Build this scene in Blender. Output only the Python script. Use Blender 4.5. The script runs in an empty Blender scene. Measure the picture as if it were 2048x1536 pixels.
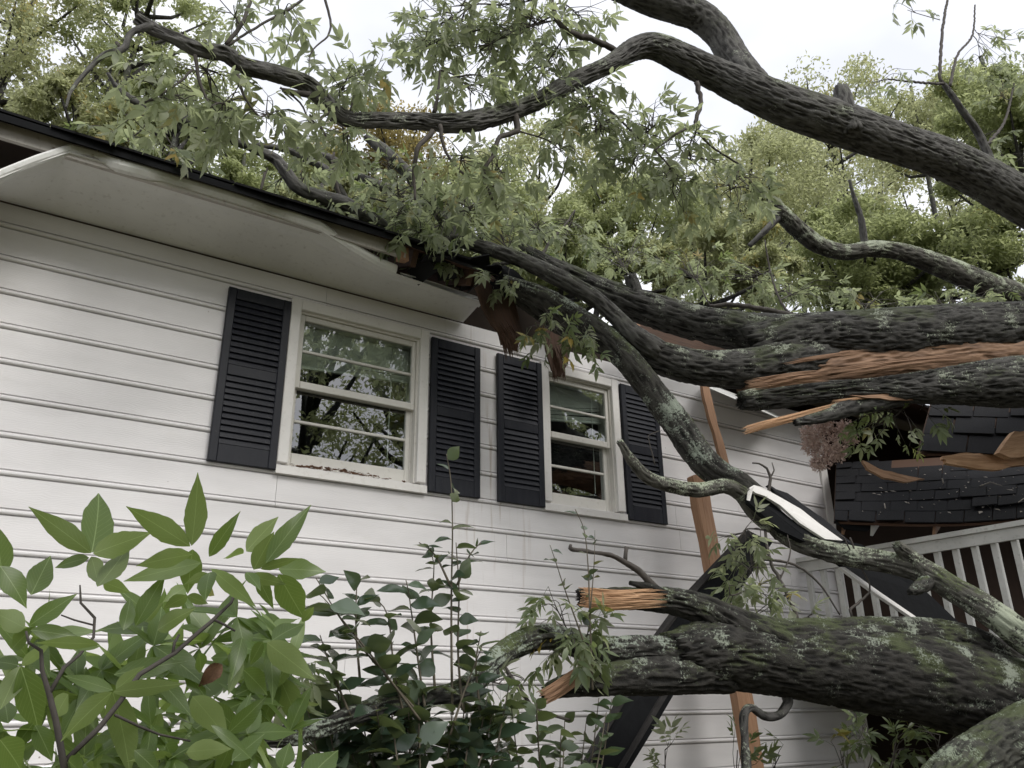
import bpy, math, random
import numpy as np
from mathutils import Matrix, Vector

random.seed(7)
RNG = np.random.default_rng(11)
sc = bpy.context.scene
COL = sc.collection

# ------------------------------------------------------------------ camera
FPX = 1649.9                                  # focal length in pixels of a 2048 wide frame
YAW, PITCH, ROLL = (math.radians(a) for a in (33.3036, 21.6698, -0.7954))
CAM = np.array([0.0, -4.9515, 1.6])
_cy, _sy, _cp, _sp = math.cos(YAW), math.sin(YAW), math.cos(PITCH), math.sin(PITCH)
FW = np.array([_sy * _cp, _cy * _cp, _sp])
_r = np.array([_cy, -_sy, 0.0]); _u = np.cross(_r, FW)
RT = math.cos(ROLL) * _r + math.sin(ROLL) * _u
UP = -math.sin(ROLL) * _r + math.cos(ROLL) * _u
cd = bpy.data.cameras.new('camera'); cam = bpy.data.objects.new('camera', cd); COL.objects.link(cam)
cd.sensor_width = 36.0; cd.lens = FPX / 2048 * 36.0; cd.clip_start = 0.05; cd.clip_end = 2000
m = Matrix.Identity(4)
for i in range(3):
    m[i][0] = RT[i]; m[i][1] = UP[i]; m[i][2] = -FW[i]; m[i][3] = CAM[i]
cam.matrix_world = m
sc.camera = cam

# ------------------------------------------------------------------ sky, sun, exposure
SUN_EL, SUN_AZ = math.radians(42), math.radians(168)   # azimuth measured from +Y clockwise
w = bpy.data.worlds.new('World'); sc.world = w; w.use_nodes = True
nt = w.node_tree; nt.nodes.clear()
N = nt.nodes.new; LK = nt.links.new
wo = N('ShaderNodeOutputWorld'); bg = N('ShaderNodeBackground'); bg.inputs['Strength'].default_value = 0.15
sky = N('ShaderNodeTexSky'); sky.sky_type = 'NISHITA'; sky.sun_disc = False
sky.sun_elevation = SUN_EL; sky.sun_rotation = SUN_AZ; sky.air_density = 1.0; sky.dust_density = 3.0
tc = N('ShaderNodeTexCoord'); mp = N('ShaderNodeMapping'); mp.inputs['Scale'].default_value = (1.2, 1.2, 2.4)
nz = N('ShaderNodeTexNoise'); nz.inputs['Scale'].default_value = 1.6; nz.inputs['Detail'].default_value = 5; nz.inputs['Roughness'].default_value = 0.5
cr = N('ShaderNodeValToRGB')
cr.color_ramp.elements[0].position = 0.36; cr.color_ramp.elements[0].color = (4.1, 4.2, 4.6, 1)
cr.color_ramp.elements[1].position = 0.60; cr.color_ramp.elements[1].color = (5.7, 5.7, 5.8, 1)
mx = N('ShaderNodeMix'); mx.data_type = 'RGBA'; mx.inputs['Factor'].default_value = 0.93
LK(tc.outputs['Generated'], mp.inputs['Vector']); LK(mp.outputs['Vector'], nz.inputs['Vector'])
LK(nz.outputs['Fac'], cr.inputs['Fac']); LK(sky.outputs['Color'], mx.inputs['A']); LK(cr.outputs['Color'], mx.inputs['B'])
LK(mx.outputs['Result'], bg.inputs['Color']); LK(bg.outputs['Background'], wo.inputs['Surface'])

sd = bpy.data.lights.new('sun', 'SUN'); sd.energy = 1.5; sd.angle = math.radians(30); sd.color = (1.0, 0.97, 0.93)
sun = bpy.data.objects.new('sun', sd); COL.objects.link(sun)
_sdir = Vector((math.sin(SUN_AZ) * math.cos(SUN_EL), math.cos(SUN_AZ) * math.cos(SUN_EL), math.sin(SUN_EL)))
sun.rotation_euler = _sdir.to_track_quat('Z', 'Y').to_euler(); sun.location = (0, -8, 14)

sc.view_settings.view_transform = 'Standard'; sc.view_settings.look = 'None'
sc.view_settings.exposure = 0.66; sc.view_settings.gamma = 1.0; sc.view_settings.use_curve_mapping = False
sc.cycles.use_denoising = True
sc.cycles.max_bounces = 8; sc.cycles.diffuse_bounces = 4; sc.cycles.glossy_bounces = 3; sc.cycles.transmission_bounces = 5; sc.cycles.transparent_max_bounces = 8
sc.cycles.sample_clamp_indirect = 8

# ------------------------------------------------------------------ placing helpers
def P(x, y, Y):                                # the point seen at (x, y) of the survey photo on the plane Y metres from the wall
    d = (x - 1024) / FPX * RT - (y - 768) / FPX * UP + FW
    return CAM + d * (Y - CAM[1]) / d[1]
def PD(x, y, D):                               # the same, D metres away
    return CAM + ((x - 1024) / FPX * RT - (y - 768) / FPX * UP + FW) * D
def PZ(x, y, Z):                               # the same, at height Z
    d = (x - 1024) / FPX * RT - (y - 768) / FPX * UP + FW
    return CAM + d * (Z - CAM[2]) / d[2]
def dist(p): return float((np.asarray(p) - CAM) @ FW)
def mpp(p): return dist(p) / FPX               # metres per survey pixel at p

def _hash(i, j, k, s):
    h = (i * 374761393 + j * 668265263 + k * 2147483647 + s * 1274126177) & 0xFFFFFFFF
    h = ((h ^ (h >> 13)) * 1274126177) & 0xFFFFFFFF
    return ((h ^ (h >> 16)) & 0xFFFF) / 65535.0
def vnoise(p, s=0):
    p = np.asarray(p, float); f = np.floor(p); i = f.astype(np.int64); t = p - f; t = t * t * (3 - 2 * t)
    out = 0
    for a in (0, 1):
        for b in (0, 1):
            for c in (0, 1):
                wgt = (t[:, 0] if a else 1 - t[:, 0]) * (t[:, 1] if b else 1 - t[:, 1]) * (t[:, 2] if c else 1 - t[:, 2])
                out = out + wgt * _hash(i[:, 0] + a, i[:, 1] + b, i[:, 2] + c, s)
    return out
def fbm(p, o=3, s=0):
    a, tot, out = 1.0, 0.0, 0.0
    for k in range(o):
        out = out + a * vnoise(p * 2 ** k, s + k * 7); tot += a; a *= 0.5
    return out / tot

WOFF = {}                                      # world offset of every parent
def woff(o): return WOFF.get(o.name, Vector((0, 0, 0)))
def link(o, parent=None, M=None):
    COL.objects.link(o)
    M = M or Matrix.Identity(4)
    if parent is not None:
        o.parent = parent
        o.matrix_basis = Matrix.Translation(-woff(parent)) @ M
    else:
        o.matrix_basis = M
    WOFF[o.name] = M.to_translation()
    return o
def tag(o, label, cat, group=None):
    o['label'] = label; o['category'] = cat
    if group: o['group'] = group
    return o
def thing(name, label, cat, loc, group=None):
    o = bpy.data.objects.new(name, None); o.empty_display_size = 0.2
    link(o, None, Matrix.Translation(Vector([float(v) for v in loc])))
    return tag(o, label, cat, group)
def kind(o, k): o['kind'] = k; return o

def mesh_np(name, V, F, smooth=False, attrs=None):
    V = np.ascontiguousarray(V, np.float32); me = bpy.data.meshes.new(name)
    me.vertices.add(len(V)); me.vertices.foreach_set('co', V.ravel())
    if isinstance(F, np.ndarray):
        n = F.shape[1]; nf = len(F)
        me.loops.add(nf * n); me.loops.foreach_set('vertex_index', np.ascontiguousarray(F, np.int32).ravel())
        me.polygons.add(nf); me.polygons.foreach_set('loop_start', np.arange(0, nf * n, n, dtype=np.int32))
    else:
        tot = [len(f) for f in F]; st = np.cumsum([0] + tot[:-1]).astype(np.int32)
        me.loops.add(sum(tot)); me.loops.foreach_set('vertex_index', np.array([i for f in F for i in f], np.int32))
        me.polygons.add(len(F)); me.polygons.foreach_set('loop_start', st)
    me.update(calc_edges=True)
    me.polygons.foreach_set('use_smooth', np.full(len(me.polygons), bool(smooth)))
    for k, (typ, arr) in (attrs or {}).items():
        at = me.attributes.new(k, typ, 'POINT')
        at.data.foreach_set('vector' if typ == 'FLOAT_VECTOR' else 'value', np.ascontiguousarray(arr, np.float32).ravel())
    me.validate()
    return me

class MB:
    def __init__(s): s.v = []; s.f = []; s.c = []
    def add(s, V, F, co=None):
        b = len(s.v); V = [tuple(map(float, p)) for p in V]; s.v += V; s.f += [tuple(i + b for i in f) for f in F]
        s.c += [tuple(map(float, p)) for p in (co if co is not None else V)]
    def box(s, a, b, bev=0.0):
        x0, y0, z0 = a; x1, y1, z1 = b
        if bev <= 0:
            s.add([(x0, y0, z0), (x1, y0, z0), (x1, y1, z0), (x0, y1, z0), (x0, y0, z1), (x1, y0, z1), (x1, y1, z1), (x0, y1, z1)],
                  [(0, 3, 2, 1), (4, 5, 6, 7), (0, 1, 5, 4), (1, 2, 6, 5), (2, 3, 7, 6), (3, 0, 4, 7)])
        else:                                   # front edges (towards -Y) chamfered
            q = bev
            s.add([(x0, y1, z0), (x1, y1, z0), (x1, y1, z1), (x0, y1, z1),
                   (x0, y0 + q, z0), (x1, y0 + q, z0), (x1, y0 + q, z1), (x0, y0 + q, z1),
                   (x0 + q, y0, z0 + q), (x1 - q, y0, z0 + q), (x1 - q, y0, z1 - q), (x0 + q, y0, z1 - q)],
                  [(0, 3, 2, 1), (0, 1, 5, 4), (1, 2, 6, 5), (2, 3, 7, 6), (3, 0, 4, 7),
                   (4, 5, 9, 8), (5, 6, 10, 9), (6, 7, 11, 10), (7, 4, 8, 11), (8, 9, 10, 11)])
    def beam(s, p, q, wv, hv):                  # a bar from p to q with half extents wv, hv (vectors)
        p, q, wv, hv = (np.asarray(a, float) for a in (p, q, wv, hv))
        V = [c + i * wv + j * hv for c in (p, q) for i, j in ((-1, -1), (1, -1), (1, 1), (-1, 1))]
        L = float(np.linalg.norm(q - p)); W = float(np.linalg.norm(wv)); H = float(np.linalg.norm(hv))
        co = [(l, i * W, j * H) for l in (0, L) for i, j in ((-1, -1), (1, -1), (1, 1), (-1, 1))]
        s.add(V, [(0, 1, 2, 3), (7, 6, 5, 4), (0, 4, 5, 1), (1, 5, 6, 2), (2, 6, 7, 3), (3, 7, 4, 0)], co)
    def tube(s, pts, rad, n=6):
        V, F = tube_simple(pts, rad, n); s.add(V, F)
    def obj(s, name, mat, parent=None, smooth=False, M=None):
        me = mesh_np(name, np.array(s.v), s.f, smooth, {'bco': ('FLOAT_VECTOR', np.array(s.c))}); me.materials.append(mat)
        return link(bpy.data.objects.new(name, me), parent, M)

def frames(pts):
    pts = np.asarray(pts, float); T = np.gradient(pts, axis=0); T /= np.linalg.norm(T, axis=1)[:, None] + 1e-12
    a = np.array([0, 0, 1.0]) if abs(T[0][2]) < 0.9 else np.array([1.0, 0, 0])
    A = []; n0 = np.cross(T[0], a); n0 /= np.linalg.norm(n0)
    for t in T:
        n0 = n0 - t * (n0 @ t); n0 /= np.linalg.norm(n0) + 1e-12; A.append(n0)
    A = np.array(A); B = np.cross(T, A)
    return T, A, B
def tube_simple(pts, rad, n=6):
    pts = np.asarray(pts, float); T, A, B = frames(pts); rad = np.asarray(rad, float)
    th = np.linspace(0, 2 * np.pi, n, endpoint=False)
    V = (pts[:, None] + rad[:, None, None] * (np.cos(th)[None, :, None] * A[:, None] + np.sin(th)[None, :, None] * B[:, None])).reshape(-1, 3)
    F = [(i * n + j, i * n + (j + 1) % n, (i + 1) * n + (j + 1) % n, (i + 1) * n + j) for i in range(len(pts) - 1) for j in range(n)]
    F += [tuple(range(n - 1, -1, -1)), tuple((len(pts) - 1) * n + j for j in range(n))]
    return V.tolist(), F
def catmull(pts, step):
    pts = np.asarray(pts, float); Q = np.vstack([2 * pts[0] - pts[1], pts, 2 * pts[-1] - pts[-2]]); out = []
    for i in range(1, len(Q) - 2):
        p0, p1, p2, p3 = Q[i - 1], Q[i], Q[i + 1], Q[i + 2]
        n = max(1, int(np.linalg.norm((p2 - p1)[:3]) / step)); t = np.linspace(0, 1, n, endpoint=False)[:, None]
        out.append(0.5 * ((2 * p1) + (p2 - p0) * t + (2 * p0 - 5 * p1 + 4 * p2 - p3) * t ** 2 + (3 * p1 - p0 - 3 * p2 + p3) * t ** 3))
    out.append(pts[-1:]); return np.vstack(out)

_lseed = [0]
def limb_mesh(px, amp=1.0, lump=0.10, rough_end=True, res=1.25, furrow=None, kd=1.0):
    """a bough with furrowed bark; px: (x, y, Y, diameter in survey pixels) down its length"""
    _lseed[0] += 1; sd_ = _lseed[0] * 13
    C = []
    for (x, y, Y, d) in px:
        p = P(x, y, Y); C.append([*p, 0.5 * d * kd * mpp(p)])
    C = np.array(C); rmax = C[:, 3].max(); pm = mpp(C[len(C) // 2][:3])
    step = max(0.006, 3.2 * pm) / res
    Q = catmull(C, step); pts, rad = Q[:, :3], np.maximum(Q[:, 3], 0.002)
    s = np.concatenate([[0], np.cumsum(np.linalg.norm(np.diff(pts, axis=0), axis=1))])
    sn = np.stack([s * 0 + sd_ * 3.1, s * 0.9 / (rmax * 6), s * 0], 1)
    rad = rad * (1 + lump * 2 * (vnoise(np.stack([s / (rmax * 5 + .05), s * 0 + sd_, s * 0], 1), 3) - .5))
    wob = rmax * 0.35
    for ax in range(3):
        pts[:, ax] += wob * (vnoise(np.stack([s / (rmax * 7 + .08), s * 0 + sd_ + ax * 9.7, s * 0], 1), 5 + ax) - .5)
    n = int(min(150, max(8, math.pi * rmax * 2 / pm / 4.0 * res)))
    T, A, B = frames(pts); th = np.linspace(0, 2 * np.pi, n, endpoint=False)
    c, sn_ = np.cos(th), np.sin(th)
    Rm = rad[:, None] * np.ones(n)[None]
    bx = (Rm * c[None]).ravel(); by = (Rm * sn_[None]).ravel(); bz = np.repeat(s, n)
    k = 1.0 / (furrow or max(0.014, min(0.020, rmax * 0.2)))        # furrow spacing
    co = np.stack([bx, by, bz], 1)
    tw = np.stack([bx * 6, by * 6, bz * 3], 1)
    w1 = fbm(tw, 2, sd_) - .5; w2 = fbm(tw + 31.7, 2, sd_ + 3) - .5
    q = np.stack([bx * k + w1 * 1.8, by * k + w2 * 1.8, bz * k * 0.15], 1)
    r1 = 1 - np.abs(2 * fbm(q, 2, sd_ + 5) - 1)          # ridges
    q2 = np.stack([bx * k * 2.3, by * k * 2.3, bz * k * 0.8], 1)
    r2 = vnoise(q2, sd_ + 9)
    big = fbm(np.stack([bx / (rmax * 1.3), by / (rmax * 1.3), bz / (rmax * 3)], 1), 2, sd_ + 21) - .5
    plate = np.clip((r1 - .42) * 2.2, 0, 1)
    A_ = amp * min(0.018, rmax * 0.15)
    disp = A_ * (plate - .6 + .35 * (r2 - .5)) + rmax * 0.16 * big
    Rf = (Rm.ravel() + disp).reshape(len(s), n)
    V = (pts[:, None] + Rf[:, :, None] * (c[None, :, None] * A[:, None] + sn_[None, :, None] * B[:, None]))
    if rough_end:
        for e, sg in ((0, -1), (-1, 1)):
            V[e] = V[e] + sg * T[e] * (rad[e] * 0.7 * RNG.random(n))[:, None]
    V = V.reshape(-1, 3)
    i = np.arange(len(s) - 1)[:, None] * n; j = np.arange(n)[None]; j2 = (j + 1) % n
    F = np.stack([i + j, i + j2, i + n + j2, i + n + j], -1).reshape(-1, 4)
    # end caps
    nb = len(V); V = np.vstack([V, pts[:1], pts[-1:]]); co = np.vstack([co, [[0, 0, 0], [0, 0, s[-1]]]]); pl = np.concatenate([plate, [0, 0]])
    e = (len(s) - 1) * n
    cap = [[nb, (jj + 1) % n, jj, nb] for jj in range(n)] + [[nb + 1, e + jj, e + (jj + 1) % n, nb + 1] for jj in range(n)]
    Fl = [tuple(f) for f in F.tolist()] + [(f[0], f[1], f[2]) for f in cap]
    return V, Fl, co, pl
def limb(name, px, mat, parent, **kw):
    V, F, co, pl = limb_mesh(px, **kw)
    me = mesh_np(name, V, F, True, {'bco': ('FLOAT_VECTOR', co), 'plate': ('FLOAT', pl)}); me.materials.append(mat)
    return link(bpy.data.objects.new(name, me), parent)

def jag(pts, amp, n, seed=0, edges=None):
    """roughen the outline of a polygon of (x, y, Y): every edge (or those listed) is cut into n teeth"""
    r = random.Random(seed); out = []
    for i in range(len(pts)):
        a = np.array(pts[i], float); b = np.array(pts[(i + 1) % len(pts)], float); out.append(tuple(a))
        if edges is None or i in edges:
            d = b - a; nrm = np.array([-d[1], d[0], 0]) / (math.hypot(d[0], d[1]) + 1e-6)
            for k in range(1, n):
                q = a + d * ((k + r.uniform(-.35, .35)) / n) + nrm * r.uniform(-amp, amp); out.append(tuple(q))
    return out
def slab(name, px, thick, mat, parent=None, axis=None, world=False):
    """a board with an irregular outline; px: corners (x, y, Y)"""
    W = np.array([p if world else P(*p) for p in px], float); n = len(W); c = W.mean(0)
    nrm = np.zeros(3)
    for i in range(n): nrm += np.cross(W[i] - c, W[(i + 1) % n] - c)
    nrm /= np.linalg.norm(nrm)
    if nrm @ (CAM - c) < 0: nrm = -nrm; W = W[::-1]
    B = W - nrm * thick
    D = W - c; U, S, Vt = np.linalg.svd(D); ax = Vt[0] if axis is None else np.asarray(axis, float)
    b = np.cross(nrm, ax)
    V = np.vstack([W, B]); co = np.stack([(V - c) @ ax, (V - c) @ b, (V - c) @ nrm], 1)
    F = [tuple(range(n)), tuple(range(2 * n - 1, n - 1, -1))] + [(i, i + n, (i + 1) % n + n, (i + 1) % n) for i in range(n)]
    mb = MB(); mb.add(V, F, co)
    o = mb.obj(name, mat, parent)
    return o

def slivers(name, a, b, wpx, n, mat, parent, seed=0, butt=False, depth=.03):
    """a bundle of torn wood fibres running from a to b (x, y, Y), wpx survey pixels wide"""
    r = random.Random(seed * 31 + 5); A_, B_ = P(*a), P(*b); ax = B_ - A_; Ln = float(np.linalg.norm(ax)); ax = ax / Ln
    view = CAM - A_; view = view / np.linalg.norm(view); side = np.cross(ax, view); side /= np.linalg.norm(side); nr = np.cross(side, ax)
    W = wpx * mpp(A_); mb = MB(); tw = W / n
    for i in range(n * 2):
        o = (i % n + .5) / n - .5; layer = i // n
        s0 = r.uniform(0, .10) if butt else r.uniform(0, .35); s1 = 1 - r.random() ** 2 * .45
        bulge = depth * (math.cos(o * 2.6) - .6) - layer * depth * .7 + r.uniform(-.006, .006)
        pts = []
        for k in range(6):
            t = s0 + (s1 - s0) * k / 5; p = A_ + ax * Ln * t + side * (o * W + r.uniform(-.12, .12) * tw + .10 * W * math.sin(t * 5 + seed)) + nr * (bulge + .008 * math.sin(t * 9 + i)); pts.append(p)
        taper = [(.55 if butt else .15), .9, 1, 1, .8, .1]
        w_ = tw * r.uniform(.7, 1.5); h_ = tw * r.uniform(.5, 1.1); V = []; co = []
        for k, p in enumerate(pts):
            for u, v in ((-1, 0), (0, 1), (1, 0), (0, -1)):
                V.append(p + side * u * w_ * taper[k] * .6 + nr * v * h_ * taper[k] * .6); co.append((Ln * k / 5 + i * 3.7, o * W + u * w_, i * .37 + v * h_))
        F = [(k * 4 + j, k * 4 + (j + 1) % 4, k * 4 + 4 + (j + 1) % 4, k * 4 + 4 + j) for k in range(5) for j in range(4)] + [(0, 3, 2, 1), (20, 21, 22, 23)]
        mb.add(V, F, co)
    return mb.obj(name, mat, parent)

# ------------------------------------------------------------------ materials
MATS = {}
def newmat(name):
    mt = bpy.data.materials.new(name); mt.use_nodes = True; mt.node_tree.nodes.clear(); MATS[name] = mt
    t = mt.node_tree; o = t.nodes.new('ShaderNodeOutputMaterial'); b = t.nodes.new('ShaderNodeBsdfPrincipled')
    t.links.new(b.outputs[0], o.inputs['Surface'])
    return mt, t, b, o
def nd(t, typ, **kw):
    n = t.nodes.new(typ)
    for k, v in kw.items():
        if k.startswith('i_'): n.inputs[k[2:].replace('_', ' ')].default_value = v
        else: setattr(n, k, v)
    return n
def ramp(t, stops):
    n = t.nodes.new('ShaderNodeValToRGB'); e = n.color_ramp.elements
    while len(e) < len(stops): e.new(0.5)
    for i, (p, c) in enumerate(stops): e[i].position = p; e[i].color = (*c, 1) if len(c) == 3 else c
    return n
def mixc(t, f, a, b, blend='MIX'):
    n = t.nodes.new('ShaderNodeMix'); n.data_type = 'RGBA'; n.blend_type = blend
    for s, v in (('Factor', f), ('A', a), ('B', b)):
        if hasattr(v, 'links'): t.links.new(v, n.inputs[s])
        elif s == 'Factor': n.inputs[s].default_value = v
        else: n.inputs[s].default_value = (*v, 1)
    return n.outputs['Result']
def mth(t, op, a, b=None, c=None, clamp=False):
    n = t.nodes.new('ShaderNodeMath'); n.operation = op; n.use_clamp = clamp
    for i, v in enumerate((a, b, c)):
        if v is None: continue
        if hasattr(v, 'links'): t.links.new(v, n.inputs[i])
        else: n.inputs[i].default_value = v
    return n.outputs[0]
def coords(t, which='Object', scale=(1, 1, 1), attr=None):
    if attr: s = nd(t, 'ShaderNodeAttribute', attribute_name=attr).outputs['Vector']
    else: s = nd(t, 'ShaderNodeTexCoord').outputs[which]
    mpn = nd(t, 'ShaderNodeMapping'); mpn.inputs['Scale'].default_value = scale; t.links.new(s, mpn.inputs['Vector'])
    return mpn.outputs['Vector']
def noise(t, vec, scale, detail=3, rough=0.55, dist_=0.0):
    n = nd(t, 'ShaderNodeTexNoise'); n.inputs['Scale'].default_value = scale; n.inputs['Detail'].default_value = detail
    n.inputs['Roughness'].default_value = rough; n.inputs['Distortion'].default_value = dist_; t.links.new(vec, n.inputs['Vector'])
    return n.outputs['Fac']
def step_(t, v, lo, hi):
    n = nd(t, 'ShaderNodeMapRange'); n.interpolation_type = 'SMOOTHSTEP'; t.links.new(v, n.inputs['Value'])
    n.inputs['From Min'].default_value = lo; n.inputs['From Max'].default_value = hi
    return n.outputs['Result']
def bump(t, b, h, strength=0.3, d=0.01):
    n = nd(t, 'ShaderNodeBump'); n.inputs['Strength'].default_value = strength; n.inputs['Distance'].default_value = d
    t.links.new(h, n.inputs['Height']); t.links.new(n.outputs['Normal'], b.inputs['Normal'])

def m_siding():
    mt, t, b, o = newmat('painted_hardboard')
    v = coords(t, 'Object')
    sep = nd(t, 'ShaderNodeSeparateXYZ'); t.links.new(v, sep.inputs[0]); X, Y, Z = sep.outputs
    lo = noise(t, coords(t, 'Object', (0.9, 1, 4)), 1.3, 3)
    gr = nd(t, 'ShaderNodeTexWave'); gr.wave_type = 'BANDS'; gr.bands_direction = 'Z'
    gr.inputs['Scale'].default_value = 30; gr.inputs['Distortion'].default_value = 12; gr.inputs['Detail'].default_value = 2; gr.inputs['Detail Scale'].default_value = 0.9
    t.links.new(coords(t, 'Object', (0.35, 1, 1)), gr.inputs['Vector'])
    fine = noise(t, coords(t, 'Object', (6, 6, 90)), 2.0, 3)
    col = mixc(t, step_(t, lo, .35, .7), (.785, .768, .768), (.70, .684, .684))
    # grime streaks washed down from the broken eave, between the two windows
    stx = noise(t, coords(t, 'Object', (26, 1, 1.3)), 1.0, 3)
    near = step_(t, mth(t, 'ABSOLUTE', mth(t, 'SUBTRACT', X, 3.05)), .55, .05)
    st = mth(t, 'MULTIPLY', step_(t, stx, .56, .72), near)
    col = mixc(t, mth(t, 'MULTIPLY', st, .55), col, (.34, .26, .19))
    sp = nd(t, 'ShaderNodeTexVoronoi'); sp.inputs['Scale'].default_value = 9; t.links.new(v, sp.inputs['Vector'])
    spk = mth(t, 'MULTIPLY', step_(t, sp.outputs['Distance'], .055, .02), step_(t, noise(t, v, 1.5, 2), .5, .65))
    col = mixc(t, mth(t, 'MULTIPLY', spk, .8), col, (.16, .12, .10))
    dirt = step_(t, noise(t, coords(t, 'Object', (2, 2, 5)), 2.2, 5, .65), .55, .85)
    col = mixc(t, mth(t, 'MULTIPLY', dirt, .25), col, (.50, .47, .40))
    t.links.new(col, b.inputs['Base Color']); b.inputs['Roughness'].default_value = .42
    h = mth(t, 'ADD', mth(t, 'MULTIPLY', gr.outputs['Fac'], .7), mth(t, 'MULTIPLY', fine, .5))
    bump(t, b, h, .16, .0018)
    return mt
def m_paint(name, col, rough=.45, var=.12, dirt=(.45, .42, .36), dirt_amt=.3, bmp=.1):
    mt, t, b, o = newmat(name)
    v = coords(t, 'Object'); n1 = noise(t, v, 3.1, 4); n2 = noise(t, v, 31, 4)
    c = mixc(t, step_(t, n1, .3, .75), tuple(col), tuple(x * (1 - var) for x in col))
    c = mixc(t, mth(t, 'MULTIPLY', step_(t, n2, .55, .8), dirt_amt), c, dirt)
    t.links.new(c, b.inputs['Base Color']); b.inputs['Roughness'].default_value = rough
    bump(t, b, n2, bmp, .002)
    return mt
def m_shutter():
    mt, t, b, o = newmat('navy_shutter_paint')
    v = coords(t, 'Object'); n1 = noise(t, coords(t, 'Object', (14, 3, 2)), 2.2, 4); n2 = noise(t, coords(t, 'Object', (3, 3, 40)), 3, 3)
    c = mixc(t, step_(t, n1, .35, .7), (.007, .0085, .015), (.015, .0165, .023))
    c = mixc(t, mth(t, 'MULTIPLY', step_(t, noise(t, v, 45, 3), .64, .75), .3), c, (.10, .10, .10))
    t.links.new(c, b.inputs['Base Color'])
    r = mth(t, 'MULTIPLY_ADD', n1, .35, .30); t.links.new(r, b.inputs['Roughness']); b.inputs['Specular IOR Level'].default_value = .32
    bump(t, b, n2, .12, .002)
    return mt
def m_bark(name, base=(.030, .028, .025), hi=(.09, .086, .08), lich=(.34, .37, .29), amt=.5, moss=(.075, .095, .035), mossamt=.35):
    mt, t, b, o = newmat(name)
    bc = coords(t, attr='bco'); bl = coords(t, attr='bco', scale=(1, 1, .3))
    f1 = noise(t, bl, 46, 4, .6); f2 = noise(t, bc, 14, 3); f3 = noise(t, bc, 130, 3)
    pl = nd(t, 'ShaderNodeAttribute', attribute_name='plate').outputs['Fac']
    c = mixc(t, step_(t, mth(t, 'ADD', f1, mth(t, 'MULTIPLY_ADD', pl, .26, -.13)), .36, .70), base, hi)
    c = mixc(t, mth(t, 'MULTIPLY', step_(t, f2, .5, .75), .5), c, tuple(x * 1.25 for x in hi))
    geo = nd(t, 'ShaderNodeNewGeometry'); sp = nd(t, 'ShaderNodeSeparateXYZ'); t.links.new(geo.outputs['Normal'], sp.inputs[0])
    upf = mth(t, 'MULTIPLY_ADD', sp.outputs[2], .07, 0.0)
    l1 = mth(t, 'ADD', mth(t, 'ADD', noise(t, bc, 6, 2, .6), mth(t, 'MULTIPLY', noise(t, bc, 75, 4, .75), .95)), upf)
    th = 1.24 - .30 * amt
    lf = step_(t, l1, th, th + .10)
    lc = mixc(t, noise(t, bc, 25, 2), lich, tuple(x * .72 for x in lich))
    m1 = mth(t, 'ADD', mth(t, 'ADD', noise(t, coords(t, attr='bco', scale=(1, 1, .6)), 5, 3), mth(t, 'MULTIPLY', f3, .3)), mth(t, 'MULTIPLY', sp.outputs[2], .12))
    c = mixc(t, mth(t, 'MULTIPLY', step_(t, m1, .68, .86), mossamt * 2, clamp=True), c, moss)
    c = mixc(t, mth(t, 'MULTIPLY', lf, .85), c, lc)
    t.links.new(c, b.inputs['Base Color']); b.inputs['Roughness'].default_value = .85; b.inputs['Specular IOR Level'].default_value = .25
    h = mth(t, 'ADD', f1, mth(t, 'MULTIPLY', f3, .5)); h = mth(t, 'ADD', h, mth(t, 'MULTIPLY', lf, .25))
    bump(t, b, h, .7, .008)
    return mt
def m_wood(name, a, c_, dark=None, axis='x'):
    mt, t, b, o = newmat(name)
    ax_ = (lambda p, q: (p, q, q)) if axis == 'x' else (lambda p, q: (q, q, p))
    v = coords(t, attr='bco', scale=ax_(1.2, 22)); n1 = noise(t, v, 2.6, 5, .65, .4); n2 = noise(t, coords(t, attr='bco', scale=ax_(4, 90)), 1.5, 3)
    c = mixc(t, step_(t, n1, .3, .72), a, c_)
    c = mixc(t, mth(t, 'MULTIPLY', step_(t, noise(t, coords(t, attr='bco', scale=ax_(1, 5)), 3.5, 4), .58, .74), .6), c, dark or tuple(x * .35 for x in a))
    t.links.new(c, b.inputs['Base Color']); b.inputs['Roughness'].default_value = .72
    bump(t, b, mth(t, 'ADD', n1, mth(t, 'MULTIPLY', n2, .6)), .55, .006)
    return mt
def m_shingle():
    mt, t, b, o = newmat('asphalt_shingle')
    v = coords(t, 'Object'); n1 = noise(t, v, 240, 2, .7); n2 = noise(t, v, 6, 3)
    oi = nd(t, 'ShaderNodeObjectInfo')
    c = mixc(t, step_(t, n1, .35, .7), (.006, .0065, .008), (.022, .0225, .026))
    c = mixc(t, mth(t, 'MULTIPLY', n2, .4), c, (.020, .018, .018))
    c = mixc(t, mth(t, 'MULTIPLY', oi.outputs['Random'], .45), c, (.020, .0205, .024))
    t.links.new(c, b.inputs['Base Color']); b.inputs['Specular IOR Level'].default_value = .2; b.inputs['Roughness'].default_value = .8; bump(t, b, n1, .5, .003)
    return mt
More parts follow.
